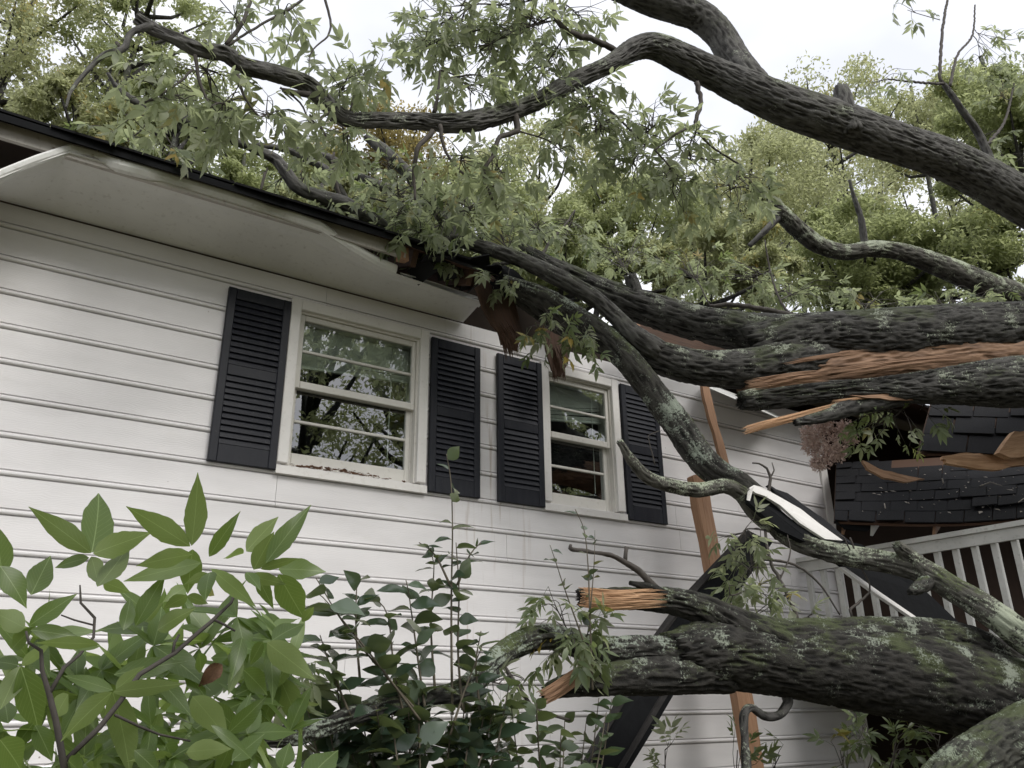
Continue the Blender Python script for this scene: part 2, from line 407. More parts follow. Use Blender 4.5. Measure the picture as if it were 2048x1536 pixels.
def m_glass():
    mt, t, b, o = newmat('window_glass'); t.nodes.remove(b)
    tr = nd(t, 'ShaderNodeBsdfTransparent'); tr.inputs[0].default_value = (.80, .84, .82, 1)
    gl = nd(t, 'ShaderNodeBsdfGlossy'); gl.inputs['Roughness'].default_value = .004; gl.inputs['Color'].default_value = (.95, .97, 1, 1)
    fr = nd(t, 'ShaderNodeFresnel'); fr.inputs['IOR'].default_value = 2.0
    bp = nd(t, 'ShaderNodeBump'); bp.inputs['Strength'].default_value = .02; bp.inputs['Distance'].default_value = .0025
    t.links.new(noise(t, coords(t, 'Object'), 5, 2), bp.inputs['Height']); t.links.new(bp.outputs[0], gl.inputs['Normal'])
    mx_ = nd(t, 'ShaderNodeMixShader'); gg = nd(t, 'ShaderNodeNewGeometry'); t.links.new(mth(t, 'MULTIPLY', mth(t, 'MULTIPLY_ADD', fr.outputs[0], .9, .09), mth(t, 'SUBTRACT', 1.0, gg.outputs['Backfacing'])), mx_.inputs[0]); t.links.new(tr.outputs[0], mx_.inputs[1]); t.links.new(gl.outputs[0], mx_.inputs[2])
    t.links.new(mx_.outputs[0], o.inputs['Surface'])
    return mt
def m_leaf(name, top, under, spot=(.12, .07, .02), trans=.42, rough=.42, tint=None, vary=.35, attr=False, vein=True, yellow=(.30, .20, .03), yel=0.0, spec=.45, tcol=(.30, .38, .11)):
    mt, t, b, o = newmat(name)
    if attr: rnd = nd(t, 'ShaderNodeAttribute', attribute_name='tint').outputs['Fac']
    else: rnd = nd(t, 'ShaderNodeObjectInfo').outputs['Random']
    geo = nd(t, 'ShaderNodeNewGeometry')
    c = mixc(t, geo.outputs['Backfacing'], top, under)
    c = mixc(t, mth(t, 'MULTIPLY', rnd, vary), c, tuple(x * .45 for x in top))
    c = mixc(t, mth(t, 'MULTIPLY', step_(t, rnd, .22, .05), .5), c, tuple(min(.4, x * 1.5 + .03) for x in under))
    if yel > 0:
        c = mixc(t, mth(t, 'MULTIPLY', step_(t, rnd, 1 - yel, 1 - yel * .55), .9), c, yellow)
    v = coords(t, 'Object')
    if vein and not attr:
        uv = coords(t, attr='bco')
        sp = nd(t, 'ShaderNodeSeparateXYZ'); t.links.new(uv, sp.inputs[0])
        ax = mth(t, 'ABSOLUTE', sp.outputs[0])
        mid = step_(t, ax, .035, .012)
        lat = mth(t, 'PINGPONG', mth(t, 'SUBTRACT', mth(t, 'MULTIPLY', sp.outputs[1], 11.0), mth(t, 'MULTIPLY', ax, 3.2)), .5)
        lv = mth(t, 'MULTIPLY', step_(t, lat, .09, .02), mth(t, 'MULTIPLY', noise(t, uv, 3.0, 2), .30))
        c = mixc(t, mth(t, 'MAXIMUM', mth(t, 'MULTIPLY', mid, .6), lv), c, tuple(min(1, x * 1.9 + .02) for x in under))
        s1 = step_(t, noise(t, uv, 7.5, 2), .67, .72)
        c = mixc(t, mth(t, 'MULTIPLY', s1, .75), c, spot)
    t.links.new(c, b.inputs['Base Color']); b.inputs['Roughness'].default_value = rough; b.inputs['Specular IOR Level'].default_value = spec
    tl = nd(t, 'ShaderNodeBsdfTranslucent')
    t.links.new(mixc(t, .75, c, tcol, 'MIX') if trans > 0 else c, tl.inputs[0])
    mx_ = nd(t, 'ShaderNodeMixShader'); mx_.inputs[0].default_value = trans
    t.links.new(b.outputs[0], mx_.inputs[1]); t.links.new(tl.outputs[0], mx_.inputs[2]); t.links.new(mx_.outputs[0], o.inputs['Surface'])
    return mt
def m_plain(name, col, rough=.6, n=20, var=.3, bmp=.2, metal=0.0):
    mt, t, b, o = newmat(name)
    f = noise(t, coords(t, 'Object'), n, 4)
    t.links.new(mixc(t, f, tuple(x * (1 - var) for x in col), tuple(x * (1 + var) for x in col)), b.inputs['Base Color'])
    b.inputs['Roughness'].default_value = rough; b.inputs['Metallic'].default_value = metal; b.inputs['Specular IOR Level'].default_value = .15 if rough > .85 else .4; bump(t, b, f, bmp, .01)
    return mt

SIDING = m_siding()
TRIM = m_paint('white_trim_paint', (.80, .78, .75), .4)
SASH = m_paint('cream_sash_paint', (.72, .70, .65), .45, dirt_amt=.45)
SOFFIT = m_paint('white_aluminium', (.78, .78, .755), .42, .1, (.30, .28, .23), .35, .05)
FASCIA = m_paint('weathered_fascia', (.52, .49, .45), .7, .3, (.16, .12, .09), .7, .3)
NAVY = m_shutter()
BARK = m_bark('furrowed_bark', base=(.012, .0115, .0105), hi=(.072, .070, .065), amt=.48, mossamt=.2)
BARK_SKY = m_bark('smooth_grey_bark', base=(.042, .040, .038), hi=(.115, .112, .105), amt=.38, mossamt=.2)
BARK_LICHEN = m_bark('lichened_bark', base=(.035, .033, .028), hi=(.10, .096, .082), lich=(.40, .44, .33), amt=.86, mossamt=.5)
BARK_MID = m_bark('patchy_lichen_bark', base=(.014, .0135, .012), hi=(.055, .053, .047), lich=(.30, .34, .28), amt=.72, mossamt=.45)
BARK_CRUST = m_bark('crusted_bark', base=(.018, .018, .015), hi=(.055, .055, .045), lich=(.25, .29, .21), amt=.52, mossamt=.3)
BARK_LOG = m_bark('mossy_log_bark', base=(.009, .0085, .0075), hi=(.034, .032, .028), lich=(.27, .30, .24), amt=.50, mossamt=.28)
TWIG = m_plain('twig_bark', (.060, .052, .045), .8, 60)
HEART = m_wood('torn_heartwood', (.32, .19, .11), (.13, .072, .042), axis='z')
RAW = m_wood('split_heartwood', (.36, .215, .125), (.20, .11, .062))
PALE = m_wood('pale_split_wood', (.60, .38, .22), (.40, .22, .11))
LUMBER = m_wood('bare_lumber', (.40, .235, .14), (.31, .17, .095), (.22, .12, .07))
PLY = m_wood('aged_plywood', (.090, .044, .024), (.052, .027, .016))
SHING = m_shingle()
ATTIC = m_plain('attic_shade_fill', (.022, .016, .012), .9, 14, .4)  # near black colour standing in for the shade inside the attic
GLASS = m_glass()
DARKMETAL = m_plain('dark_gutter_inside', (.008, .0085, .0095), .9, 18, .4, .3)
PLANKGREY = m_plain('grey_plank', (.030, .028, .027), .9, 25, .45, .4)
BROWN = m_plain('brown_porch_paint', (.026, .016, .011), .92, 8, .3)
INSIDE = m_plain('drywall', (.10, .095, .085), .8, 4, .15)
BLIND = m_plain('vinyl_blind', (.78, .78, .74), .5, 12, .12, .05)
PINK = m_plain('glass_wool', (.66, .52, .47), .95, 35, .4, .8)
LITTER = m_plain('dead_leaf', (.16, .085, .05), .7, 12, .55)
RAILP = m_paint('rail_paint', (.60, .60, .56), .5, .2, (.22, .22, .17), .5)
GROUNDM = m_plain('leaf_litter_ground', (.07, .065, .035), .9, 3, .5, .6)
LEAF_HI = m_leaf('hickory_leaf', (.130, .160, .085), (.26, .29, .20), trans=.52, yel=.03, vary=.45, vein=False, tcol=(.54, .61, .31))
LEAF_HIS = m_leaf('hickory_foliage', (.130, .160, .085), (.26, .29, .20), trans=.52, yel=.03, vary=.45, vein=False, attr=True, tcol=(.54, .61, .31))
LEAF_SHADE = m_leaf('hickory_leaf_shaded', (.075, .105, .048), (.15, .18, .10), trans=.40, yel=.04, vary=.5, vein=False)  # darker copy of the hickory leaf, shade put into its colours
LEAF_NEAR = m_leaf('hickory_leaflet', (.085, .14, .034), (.19, .24, .10), trans=.45, vary=.60, yel=.02, rough=.34, tcol=(.30, .42, .08))
LEAF_CAM = m_leaf('camellia_leaf', (.032, .056, .036), (.08, .11, .07), trans=.2, rough=.22, vary=.55, vein=False, spec=.6)
LEAF_BG = m_leaf('far_foliage_green', (.15, .175, .065), (.22, .245, .13), trans=.58, vary=.45, attr=True, yel=.06, tcol=(.62, .68, .33))  # far leaf colours brightened in place of haze
LEAF_BGY = m_leaf('far_foliage_turning', (.19, .20, .10), (.26, .265, .17), trans=.58, vary=.45, attr=True, yel=.20, yellow=(.42, .28, .05), tcol=(.68, .72, .38))  # haze is put into these paled leaf colours too
LEAF_BGO = m_leaf('far_foliage_orange', (.14, .125, .045), (.19, .165, .08), trans=.58, vary=.45, attr=True, yel=.20, yellow=(.42, .26, .05), tcol=(.55, .46, .18))

# ------------------------------------------------------------------ ground
mb = MB(); mb.add([(-400, -400, 0), (400, -400, 0), (400, 400, 0), (-400, 400, 0)], [(0, 1, 2, 3)])
kind(mb.obj('ground', GROUNDM), 'structure')

# ------------------------------------------------------------------ house
house = thing('house', 'white hardboard sided house with navy shutters and torn open eave', 'house', (3.0, 0.0, 0.0))
XL, XR, ZT = -3.2, 6.86, 4.36
WIN = [dict(x0=1.478, x1=2.515, z0=2.988, z1=4.205), dict(x0=3.510, x1=4.300, z0=2.990, z1=4.190)]
CW = 0.072                                       # casing width
mb = MB()
cuts = [XL] + [v for q in WIN for v in (q['x0'] + CW, q['x1'] - CW)] + [XR]
for i in range(len(cuts) - 1):
    a, b_ = cuts[i], cuts[i + 1]
    if i % 2 == 0: mb.box((a, .012, 0), (b_, .10, ZT))
    else:
        q = WIN[i // 2]; mb.box((a, .012, 0), (b_, .10, q['z0'] + CW)); mb.box((a, .012, q['z1'] - CW), (b_, .10, ZT))
wall = mb.obj('wall', SIDING, house)

def siding_piece(x0, x1, zb, z0, z1):
    prof = [(0.000, .010), (0.000, -.008), (.003, -.013), (.009, -.0165), (.017, -.0165), (.023, -.013), (.026, -.008),
            (.027, .006), (.0338, .006), (.0348, -.0065), (.1962, -.0065), (.1975, .007), (.2030, .008), (.2030, .010)]
    pr = [(min(max(zb + z, z0), z1), y) for z, y in prof]
    n = len(pr); mbx = MB()
    V = [(x0, y, z) for z, y in pr] + [(x1, y, z) for z, y in pr]
    F = [(i, i + 1, i + 1 + n, i + n) for i in range(n - 1)] + [tuple(range(n))[::-1], tuple(range(n, 2 * n)), (n - 1, 0, n, 2 * n - 1)]
    mbx.add(V, F); mbx.obj('siding_board', SIDING, wall)
rj = random.Random(3)
for k in range(-1, 20):
    zb = 4.0033 - .2032 * k; z0, z1 = zb, min(zb + .2032, ZT - .004)
    if z1 - z0 < .02: continue
    xs = [XL]; x = XL + rj.uniform(1.2, 3.4)
    if k == 6: x = 1.50
    while x < XR - .6: xs.append(x); x += rj.uniform(2.6, 3.7)
    xs.append(XR)
    for a, b_ in zip(xs[:-1], xs[1:]):
        a += .0012; b_ -= .0012
        segs = [(a, b_, z0, z1)]
        for q in WIN:
            ns = []
            wx0, wx1, wz0, wz1 = q['x0'] + .03, q['x1'] - .03, q['z0'] + .03, q['z1'] - .03
            for (sa, sb, sz0, sz1) in segs:
                if sb <= wx0 or sa >= wx1 or sz1 <= wz0 or sz0 >= wz1: ns.append((sa, sb, sz0, sz1)); continue
                if sa < wx0: ns.append((sa, wx0, sz0, sz1))
                if sb > wx1: ns.append((wx1, sb, sz0, sz1))
                if sz0 < wz0: ns.append((max(sa, wx0), min(sb, wx1), sz0, wz0))
                if sz1 > wz1: ns.append((max(sa, wx0), min(sb, wx1), wz1, sz1))
            segs = ns
        for (sa, sb, sz0, sz1) in segs:
            if sb - sa > .01 and sz1 - sz0 > .004: siding_piece(sa, sb, zb, sz0, sz1)
mb = MB(); mb.box((XR + .002, -.030, 0), (XR + .10, .10, ZT - .01), .003); mb.obj('corner_board', TRIM, house)

def window(q, gl, gu):
    x0, x1, z0, z1 = q['x0'], q['x1'], q['z0'], q['z1']; ix0, ix1, iz0, iz1 = x0 + CW, x1 - CW, z0 + CW, z1 - CW
    mb = MB()                                    # jamb lining
    mb.box((ix0 - .03, -.004, iz0), (ix0 + .012, .16, iz1)); mb.box((ix1 - .012, -.004, iz0), (ix1 + .03, .16, iz1))
    mb.box((ix0 + .0125, -.003, iz1 - .014), (ix1 - .0125, .159, iz1 + .02))
    mb.box((ix1 - .022, .045, iz0), (ix1 - .0125, .053, iz1 - .0145)); mb.box((ix0 + .0125, .045, iz0), (ix0 + .022, .053, iz1 - .0145))
    win = mb.obj('window', SASH, house)
    for nme, a, b_ in (('casing_board', (x0, -.036, z0 + CW + .001), (ix0 - .001, .0115, z1)), ('casing_board', (ix1 + .001, -.036, z0 + CW + .001), (x1, .0115, z1)),
                       ('head_casing', (ix0, -.0355, iz1), (ix1, .0115, z1 - .001))):
        m_ = MB(); m_.box(a, b_, .004); m_.obj(nme, TRIM, win)
    m_ = MB(); m_.add([(x0 - .004, -.046, z0), (x1 + .004, -.046, z0), (x1 + .004, -.046, z0 + .052), (x0 - .004, -.046, z0 + .052),
                       (x0 - .004, .0115, z0), (x1 + .004, .0115, z0), (x1 + .004, .06, z0 + CW), (x0 - .004, .06, z0 + CW)],
                      [(0, 1, 2, 3), (7, 6, 5, 4), (3, 2, 6, 7), (0, 4, 5, 1), (0, 3, 7, 4), (1, 5, 6, 2)]); m_.obj('sill', TRIM, win)
    def bar(nm, a, b_): m_ = MB(); m_.box(a, b_, .004); return m_.obj(nm, SASH, win)
    zr = 3.615
    # upper sash, outside
    bar('sash_stile', (ix0 + .013, .012, zr - .026), (gu[0], .044, iz1 - .015)); bar('sash_stile', (gu[1], .012, zr - .026), (ix1 - .013, .044, iz1 - .015))
    bar('sash_rail', (gu[0] + .0005, .0125, iz1 - .055), (gu[1] - .0005, .0435, iz1 - .0155)); bar('meeting_rail', (gu[0] + .0005, .010, zr - .026), (gu[1] - .0005, .046, zr + .024))
    zmu = (zr + .024 + iz1 - .055) / 2
    bar('muntin', (gu[0] + .0005, .018, zmu - .010), (gu[1] - .0005, .040, zmu + .010))
    # lower sash, inside
    bar('sash_stile', (ix0 + .013, .054, iz0 + .004), (gl[0], .086, zr + .02)); bar('sash_stile', (gl[1], .054, iz0 + .004), (ix1 - .013, .086, zr + .02))
    bar('sash_rail', (gl[0] + .0005, .0545, iz0 + .004), (gl[1] - .0005, .0855, iz0 + .098)); bar('meeting_rail', (gl[0] + .0005, .0545, zr - .02), (gl[1] - .0005, .0855, zr + .0195))
    zml = (iz0 + .098 + zr - .02) / 2
    bar('muntin', (gl[0] + .0005, .060, zml - .010), (gl[1] - .0005, .082, zml + .010))
    for (g, y, za, zb_) in ((gu, .030, zr + .024, zmu - .010), (gu, .030, zmu + .010, iz1 - .055), (gl, .072, iz0 + .098, zml - .010), (gl, .072, zml + .010, zr - .02)):
        m_ = MB(); m_.box((g[0], y, za), (g[1], y + .004, zb_)); m_.obj('pane', GLASS, win)
window(WIN[0], (1.592, 2.392), (1.594, 2.402))
window(WIN[1], (3.624, 4.172), (3.622, 4.186))

def slat_mesh(wd):
    mbx = MB(); h, d = .046, .0055; a = math.radians(20)
    up_ = np.array([0, math.sin(a), math.cos(a)]); nn = np.array([0, -math.cos(a), math.sin(a)])
    # blade tilts outwards at the bottom
    mbx.beam((-wd / 2, 0, 0), (wd / 2, 0, 0), up_ * h / 2, nn * d / 2)
    me = mesh_np('slat', np.array(mbx.v), mbx.f); me.materials.append(NAVY); return me
def shutter(x0, x1, z0=3.0055, z1=4.165):
    yb, yf = -.0185, -.048; st, tr, br, mr = .050, .075, .115, .070
    zm = z0 + (z1 - z0) * .515
    mb = MB(); mb.box((x0, yf, z0), (x0 + st, yb, z1), .004); mb.box((x1 - st, yf, z0), (x1, yb, z1), .004)
    sh = mb.obj('shutter', NAVY, house)
    for nm, a, b_ in (('top_rail', z1 - tr, z1 - .0005), ('bottom_rail', z0 + .0005, z0 + br), ('lock_rail', zm - mr / 2, zm + mr / 2)):
        m_ = MB(); m_.box((x0 + st + .0005, yf + .003, a), (x1 - st - .0005, yb, b_), .003); m_.obj(nm, NAVY, sh)
    m_ = MB(); m_.box((x0 + st + .0005, yb - .004, z0 + br), (x1 - st - .0005, yb, zm - mr / 2)); m_.box((x0 + st + .0005, yb - .004, zm + mr / 2), (x1 - st - .0005, yb, z1 - tr)); m_.obj('back_panel', NAVY, sh)
    me = slat_mesh(x1 - x0 - 2 * st - .002)
    for a, b_ in ((z0 + br, zm - mr / 2), (zm + mr / 2, z1 - tr)):
        n = int(round((b_ - a) / .041)); p = (b_ - a) / n
        for i in range(n):
            o = bpy.data.objects.new('slat', me)
            link(o, sh, Matrix.Translation(((x0 + x1) / 2, -.037, a + (i + .5) * p)) @ Matrix.Rotation(math.radians(random.gauss(0, 1.2)), 4, 'X'))
shutter(1.064, 1.474); shutter(2.532, 2.942); shutter(3.098, 3.508); shutter(4.318, 4.732)

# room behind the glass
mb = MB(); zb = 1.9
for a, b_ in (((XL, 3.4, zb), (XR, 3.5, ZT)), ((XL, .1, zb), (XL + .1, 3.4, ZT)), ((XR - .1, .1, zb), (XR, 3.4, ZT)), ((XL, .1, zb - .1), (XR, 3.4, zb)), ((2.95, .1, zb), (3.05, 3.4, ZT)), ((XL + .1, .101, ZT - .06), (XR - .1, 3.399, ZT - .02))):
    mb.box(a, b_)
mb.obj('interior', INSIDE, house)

# soffit sheet: its outer lip sags at the near end and is torn beyond the big window
lip = [(-260, 440, -.60), (-120, 392, -.60), (0, 350, -.60), (70, 322, -.60), (140, 299, -.60), (200, 316, -.60), (300, 345, -.60), (450, 391, -.60), (560, 426, -.60), (640, 453, -.60),
       (700, 492, -.56), (760, 527, -.52), (800, 545, -.49), (860, 566, -.44), (920, 587, -.38), (966, 601, -.31)]
_lp = np.vstack([np.array([[-3.3, -.60, 4.40], [-1.9, -.60, 4.30]]), np.array([P(*q) for q in lip])]); L = np.vstack([_lp[i] + (_lp[i + 1] - _lp[i]) * t_ for i in range(len(_lp) - 1) for t_ in np.linspace(0, 1, max(2, int(np.linalg.norm(_lp[i + 1] - _lp[i]) / .03)), endpoint=False)] + [_lp[-1]])
nr = 26; V = []; F = []
for i, p in enumerate(L):
    inner = np.array([p[0] + .0, -.018, ZT + .004])
    for j in range(nr):
        t_ = j / (nr - 1); q = inner * (1 - t_) + p * t_
        q[2] += -.018 * min(1, max(0, (t_ - .72) * 14)) + .012 * (vnoise(np.array([[q[0] * 2.2, t_ * 3, 1.3]]), 4)[0] - .5) * t_
        V.append(q)
n0 = len(L)
for i in range(n0 - 1):
    for j in range(nr - 1): F.append((i * nr + j, i * nr + j + 1, (i + 1) * nr + j + 1, (i + 1) * nr + j))
me = mesh_np('soffit', np.array(V), F, True); me.materials.append(SOFFIT)
soff = link(bpy.data.objects.new('soffit', me), house)
sm = soff.modifiers.new('s', 'SOLIDIFY'); sm.thickness = .003
# folded lip and crumpled drip strip
V = []; F = []; prof = [(-.050, -.012), (-.034, -.028), (-.012, -.022), (.004, -.002), (.010, .020), (.004, .034), (-.004, .030)]
stop = int(np.argmin(np.linalg.norm(L - P(798, 544, -.49), axis=1)))
for i in range(stop):
    p = L[i]; cr_ = vnoise(np.array([[p[0] * 7, 2, 3]]), 8)[0] - .5; near_ = math.exp(-((p[0] - .15) / .32) ** 2)
    for (a, b_) in prof:
        V.append((p[0], p[1] - a * -1 * -1 + cr_ * .022 * (1 + 1.6 * near_), p[2] + b_ + cr_ * .03 * near_ * 1.8))
k = len(prof)
for i in range(stop - 1):
    for j in range(k - 1): F.append((i * k + j, i * k + j + 1, (i + 1) * k + j + 1, (i + 1) * k + j))
me = mesh_np('soffit_lip', np.array(V), F, False); me.materials.append(SOFFIT)
o = link(bpy.data.objects.new('soffit_lip', me), soff); sm = o.modifiers.new('s', 'SOLIDIFY'); sm.thickness = .003
# loose strip of soffit torn back over the small window
slab('torn_soffit', [(800, 546, -.45), (870, 566, -.42), (972, 600, -.30), (925, 592, -.26), (965, 603, -.22), (940, 622, -.10), (880, 602, -.08), (820, 575, -.1)], .004, SOFFIT, house)
# fascia board and its broken end
mb = MB(); mb.box((-3.2, -.585, 4.405), (2.04, -.560, 4.50), .002); fas = mb.obj('fascia', FASCIA, house)
slab('fascia_end', [(800, 492, -.59), (817, 496, -.58), (818, 522, -.57), (801, 518, -.59)], .05, LUMBER, fas)

# roof deck with the crushed valley where the trunk lies
def roof_z(x, y):
    z = 4.508 + .45 * (y + .63)
    def sm_(v): v = min(1, max(0, v)); return v * v * (3 - 2 * v)
    dent = sm_((x - 2.78) / .25) * (1 - sm_((x - 5.35) / .28))
    return z - dent * (1.0 + .30 * (y + .63)) - .04 * sm_((x - 1.6) / 1.2) * (1 - sm_((y + .6) / 1.0))
xs = np.concatenate([np.linspace(-3.4, 2.5, 24), np.linspace(2.6, 3.2, 13), np.linspace(3.4, 5.3, 12), np.linspace(5.4, 7.3, 16), np.linspace(8, 22, 9)])
ys = np.concatenate([np.linspace(-.63, .5, 8), np.linspace(1, 4.3, 7)])
V = []; 
for x in xs:
    for y in ys:
        jz = .03 * (vnoise(np.array([[x * 4, y * 4, .5]]), 2)[0] - .5) if 2.6 < x < 5.6 else 0
        yy = y + max(0.0, .95 - (y + .63)) * min(1, max(0, (x - 2.66) / .10)) * min(1, max(0, (5.9 - x) / .2)) if y < .32 else y
        V.append((x, yy, roof_z(x, y) + jz))
ny = len(ys); F = [(i * ny + j, (i + 1) * ny + j, (i + 1) * ny + j + 1, i * ny + j + 1) for i in range(len(xs) - 1) for j in range(ny - 1)]
b0 = len(V)
for x in xs: V.append((x, 9.2, roof_z(x, 4.3) - 2.2))
F += [(i * ny + ny - 1, (i + 1) * ny + ny - 1, b0 + i + 1, b0 + i) for i in range(len(xs) - 1)]
me = mesh_np('roof', np.array(V), F); me.materials.append(SHING); me.materials.append(PLY)
roof = link(bpy.data.objects.new('roof', me), house); sm = roof.modifiers.new('s', 'SOLIDIFY'); sm.thickness = .022; sm.offset = -1; sm.material_offset = 1; sm.material_offset_rim = 0
# shingles of the eave course
me_s = MB(); me_s.box((0, 0, 0), (.318, .30, .012)); me_sh = mesh_np('shingle', np.array(me_s.v), me_s.f); me_sh.materials.append(SHING)
x = -3.3; i = 0
while x < 6.9:
    if x + .32 < 2.7 or x > 5.9:
        for row in range(2):
            y = -.662 + row * .14 + random.uniform(-.018, .012); xx = x + (row % 2) * .16; z = roof_z(xx, y + .05) + .004 + row * .009 + random.uniform(0, .006)
            link(bpy.data.objects.new('shingle', me_sh), roof, Matrix.Translation((xx, y, z - .012)) @ Matrix.Rotation(math.atan(.45) - .05 + random.gauss(0, .02), 4, 'X') @ Matrix.Rotation(random.gauss(0, .03), 4, 'Z'))
    x += .322
# drip edge under the shingles
mb = MB(); mb.box((-3.3, -.655, 4.462), (2.0, -.650, 4.503)); mb.box((-3.3, -.6495, 4.498), (2.0, -.586, 4.5025)); mb.obj('drip_edge', DARKMETAL, roof)
# rafters in the open eave
for xr in (2.12, 2.55, 5.9):
    mb = MB(); z = roof_z(xr, -.5); mb.beam((xr, -.56, z - .10), (xr, .35, z + .30), (.02, 0, 0), (0, -.03, .06)); mb.obj('rafter', PLY, roof)
slab('attic_shade_sheet', jag([(880, 540, .13), (975, 552, .13), (1060, 588, .13), (1150, 645, .13), (1250, 695, .13), (1400, 735, .13), (1500, 770, .13), (1500, 860, .13), (1250, 810, .13), (1100, 730, .13), (975, 690, .13), (880, 660, .13)], 4, 5, 71), .04, ATTIC, house)  # dark sheet added across the open attic, its colour painted as shade
# eave beyond the crushed valley
mb = MB(); mb.add([P(1405, 770, -.40), P(1475, 800, -.42), P(1560, 838, -.36), P(1570, 835, -.02), P(1490, 795, -.02), P(1410, 765, -.02)], [(0, 1, 2, 3, 4, 5)]); o = mb.obj('soffit_fragment', SOFFIT, house); sm = o.modifiers.new('s', 'SOLIDIFY'); sm.thickness = .004
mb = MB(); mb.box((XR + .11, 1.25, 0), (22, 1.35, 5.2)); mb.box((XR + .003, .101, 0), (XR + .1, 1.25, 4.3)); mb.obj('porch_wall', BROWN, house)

# ------------------------------------------------------------------ blinds
def blind(label, x0, x1, zt, n, drop_l, drop_r, grp):
    t = thing('window_blind', label, 'blind', ((x0 + x1) / 2, .14, zt))
    mb = MB(); mb.box((x0, .10, zt), (x1, .14, zt + .03)); mb.obj('head_rail', BLIND, t)
    for i in range(n):
        a = zt - .02 - drop_l * (i / (n - 1)) ** 1.0; b_ = zt - .02 - drop_r * (i / (n - 1)) ** 2.2
        mb = MB(); mb.beam((x0, .115, a), (x1, .115, b_), (0, .006, -.011), (0, .0006, .0006)); mb.obj('slat', BLIND, t)
    mb = MB(); mb.beam((x0, .115, zt - .05 - drop_l), (x1, .115, zt - .05 - drop_r), (0, .013, 0), (0, 0, .010)); mb.obj('bottom_rail', BLIND, t)
    xw = x0 + (x1 - x0) * .84
    mb = MB(); mb.tube([(xw, .096, zt), (xw - .004, .096, zt - .4), (xw - .008, .096, zt - .86)], [.0035] * 3, 6); mb.obj('wand', BLIND, t)
blind('fanned out crooked mini blind behind the wide window', 1.575, 2.42, 4.085, 13, .26, .20, None)
blind('half raised mini blind behind the narrow window', 3.60, 4.205, 4.075, 10, .26, .19, None)

# dead leaves on the wide window's sill
mb = MB(); rr = random.Random(5)
for i in range(190):
    x = 1.57 + min(.80, abs(rr.gauss(.34, .21))); y = rr.uniform(-.03, .045); z = 3.044 + (y + .046) * .19 + rr.uniform(.004, .030) * (1 - abs(x - 1.95) / .6)
    s = rr.uniform(.012, .028); a = rr.uniform(0, 6.28); c_, s_ = math.cos(a) * s, math.sin(a) * s; h = rr.uniform(-.006, .014)
    mb.add([(x - c_, y - s_ * .4, z), (x - s_ * .5, y + c_ * .3, z + h), (x + c_, y + s_ * .4, z + .003), (x + s_ * .5, y - c_ * .3, z + h * .6)], [(0, 1, 2), (0, 2, 3)])
o = mb.obj('leaf_litter', LITTER); tag(o, 'brown dead leaf scraps heaped on the wide window sill', 'dead leaves'); kind(o, 'stuff')
# scraps and seed husks lodged along the torn eave lip
mb = MB()
for i in range(420):
    t_ = rr.choice([rr.uniform(.56, .64), rr.uniform(.78, .865), rr.uniform(.78, .865), rr.uniform(.55, .86)]); p = L[int(t_ * (n0 - 1))]
    x, y, z = p[0] + rr.uniform(-.03, .03), p[1] + rr.uniform(.004, .05), p[2] + rr.uniform(.012, .04); s = rr.uniform(.006, .018); a = rr.uniform(0, 6.28); c_, s_ = math.cos(a) * s, math.sin(a) * s; h = rr.uniform(-.01, .014)
    mb.add([(x - c_, y - s_ * .4, z), (x - s_ * .5, y + c_ * .3, z + h), (x + c_, y + s_ * .4, z + .003), (x + s_ * .5, y - c_ * .3, z + h * .6)], [(0, 1, 2), (0, 2, 3)])
o = mb.obj('eave_debris', LITTER); tag(o, 'crumbled bark and leaf scraps lying in the torn eave lip', 'debris'); kind(o, 'stuff')
#PART2
# ------------------------------------------------------------------ leaves
def blade(n=5, wd=.36, fold=.16, curl=.12, serr=0.0, seed=0, twist=0.0, wave=0.0):
    """one leaf blade of unit length along +Y; three points across, five when serr"""
    r = random.Random(seed); V = []; U = []
    for i in range(n + 1):
        t = i / n; h = wd * .5 * (math.sin(math.pi * min(1, t ** .80)) ** 1.0) * (1 - .22 * t) * 1.12
        h = max(h, .004); z = -curl * t * t; tw = twist * t
        for sd_ in (-1, 0, 1):
            x = sd_ * h * (1 + (r.uniform(-serr, serr) if sd_ else 0)); zz = z + fold * abs(x) + tw * x + wave * math.sin(7 * t + sd_ * 1.7) * abs(x)
            V.append((x, t, zz)); U.append((sd_ * h / (wd * .5 + 1e-6), t, 0))
    F = []
    for i in range(n):
        a = i * 3; F += [(a, a + 1, a + 4, a + 3), (a + 1, a + 2, a + 5, a + 4)]
    return V, F, U
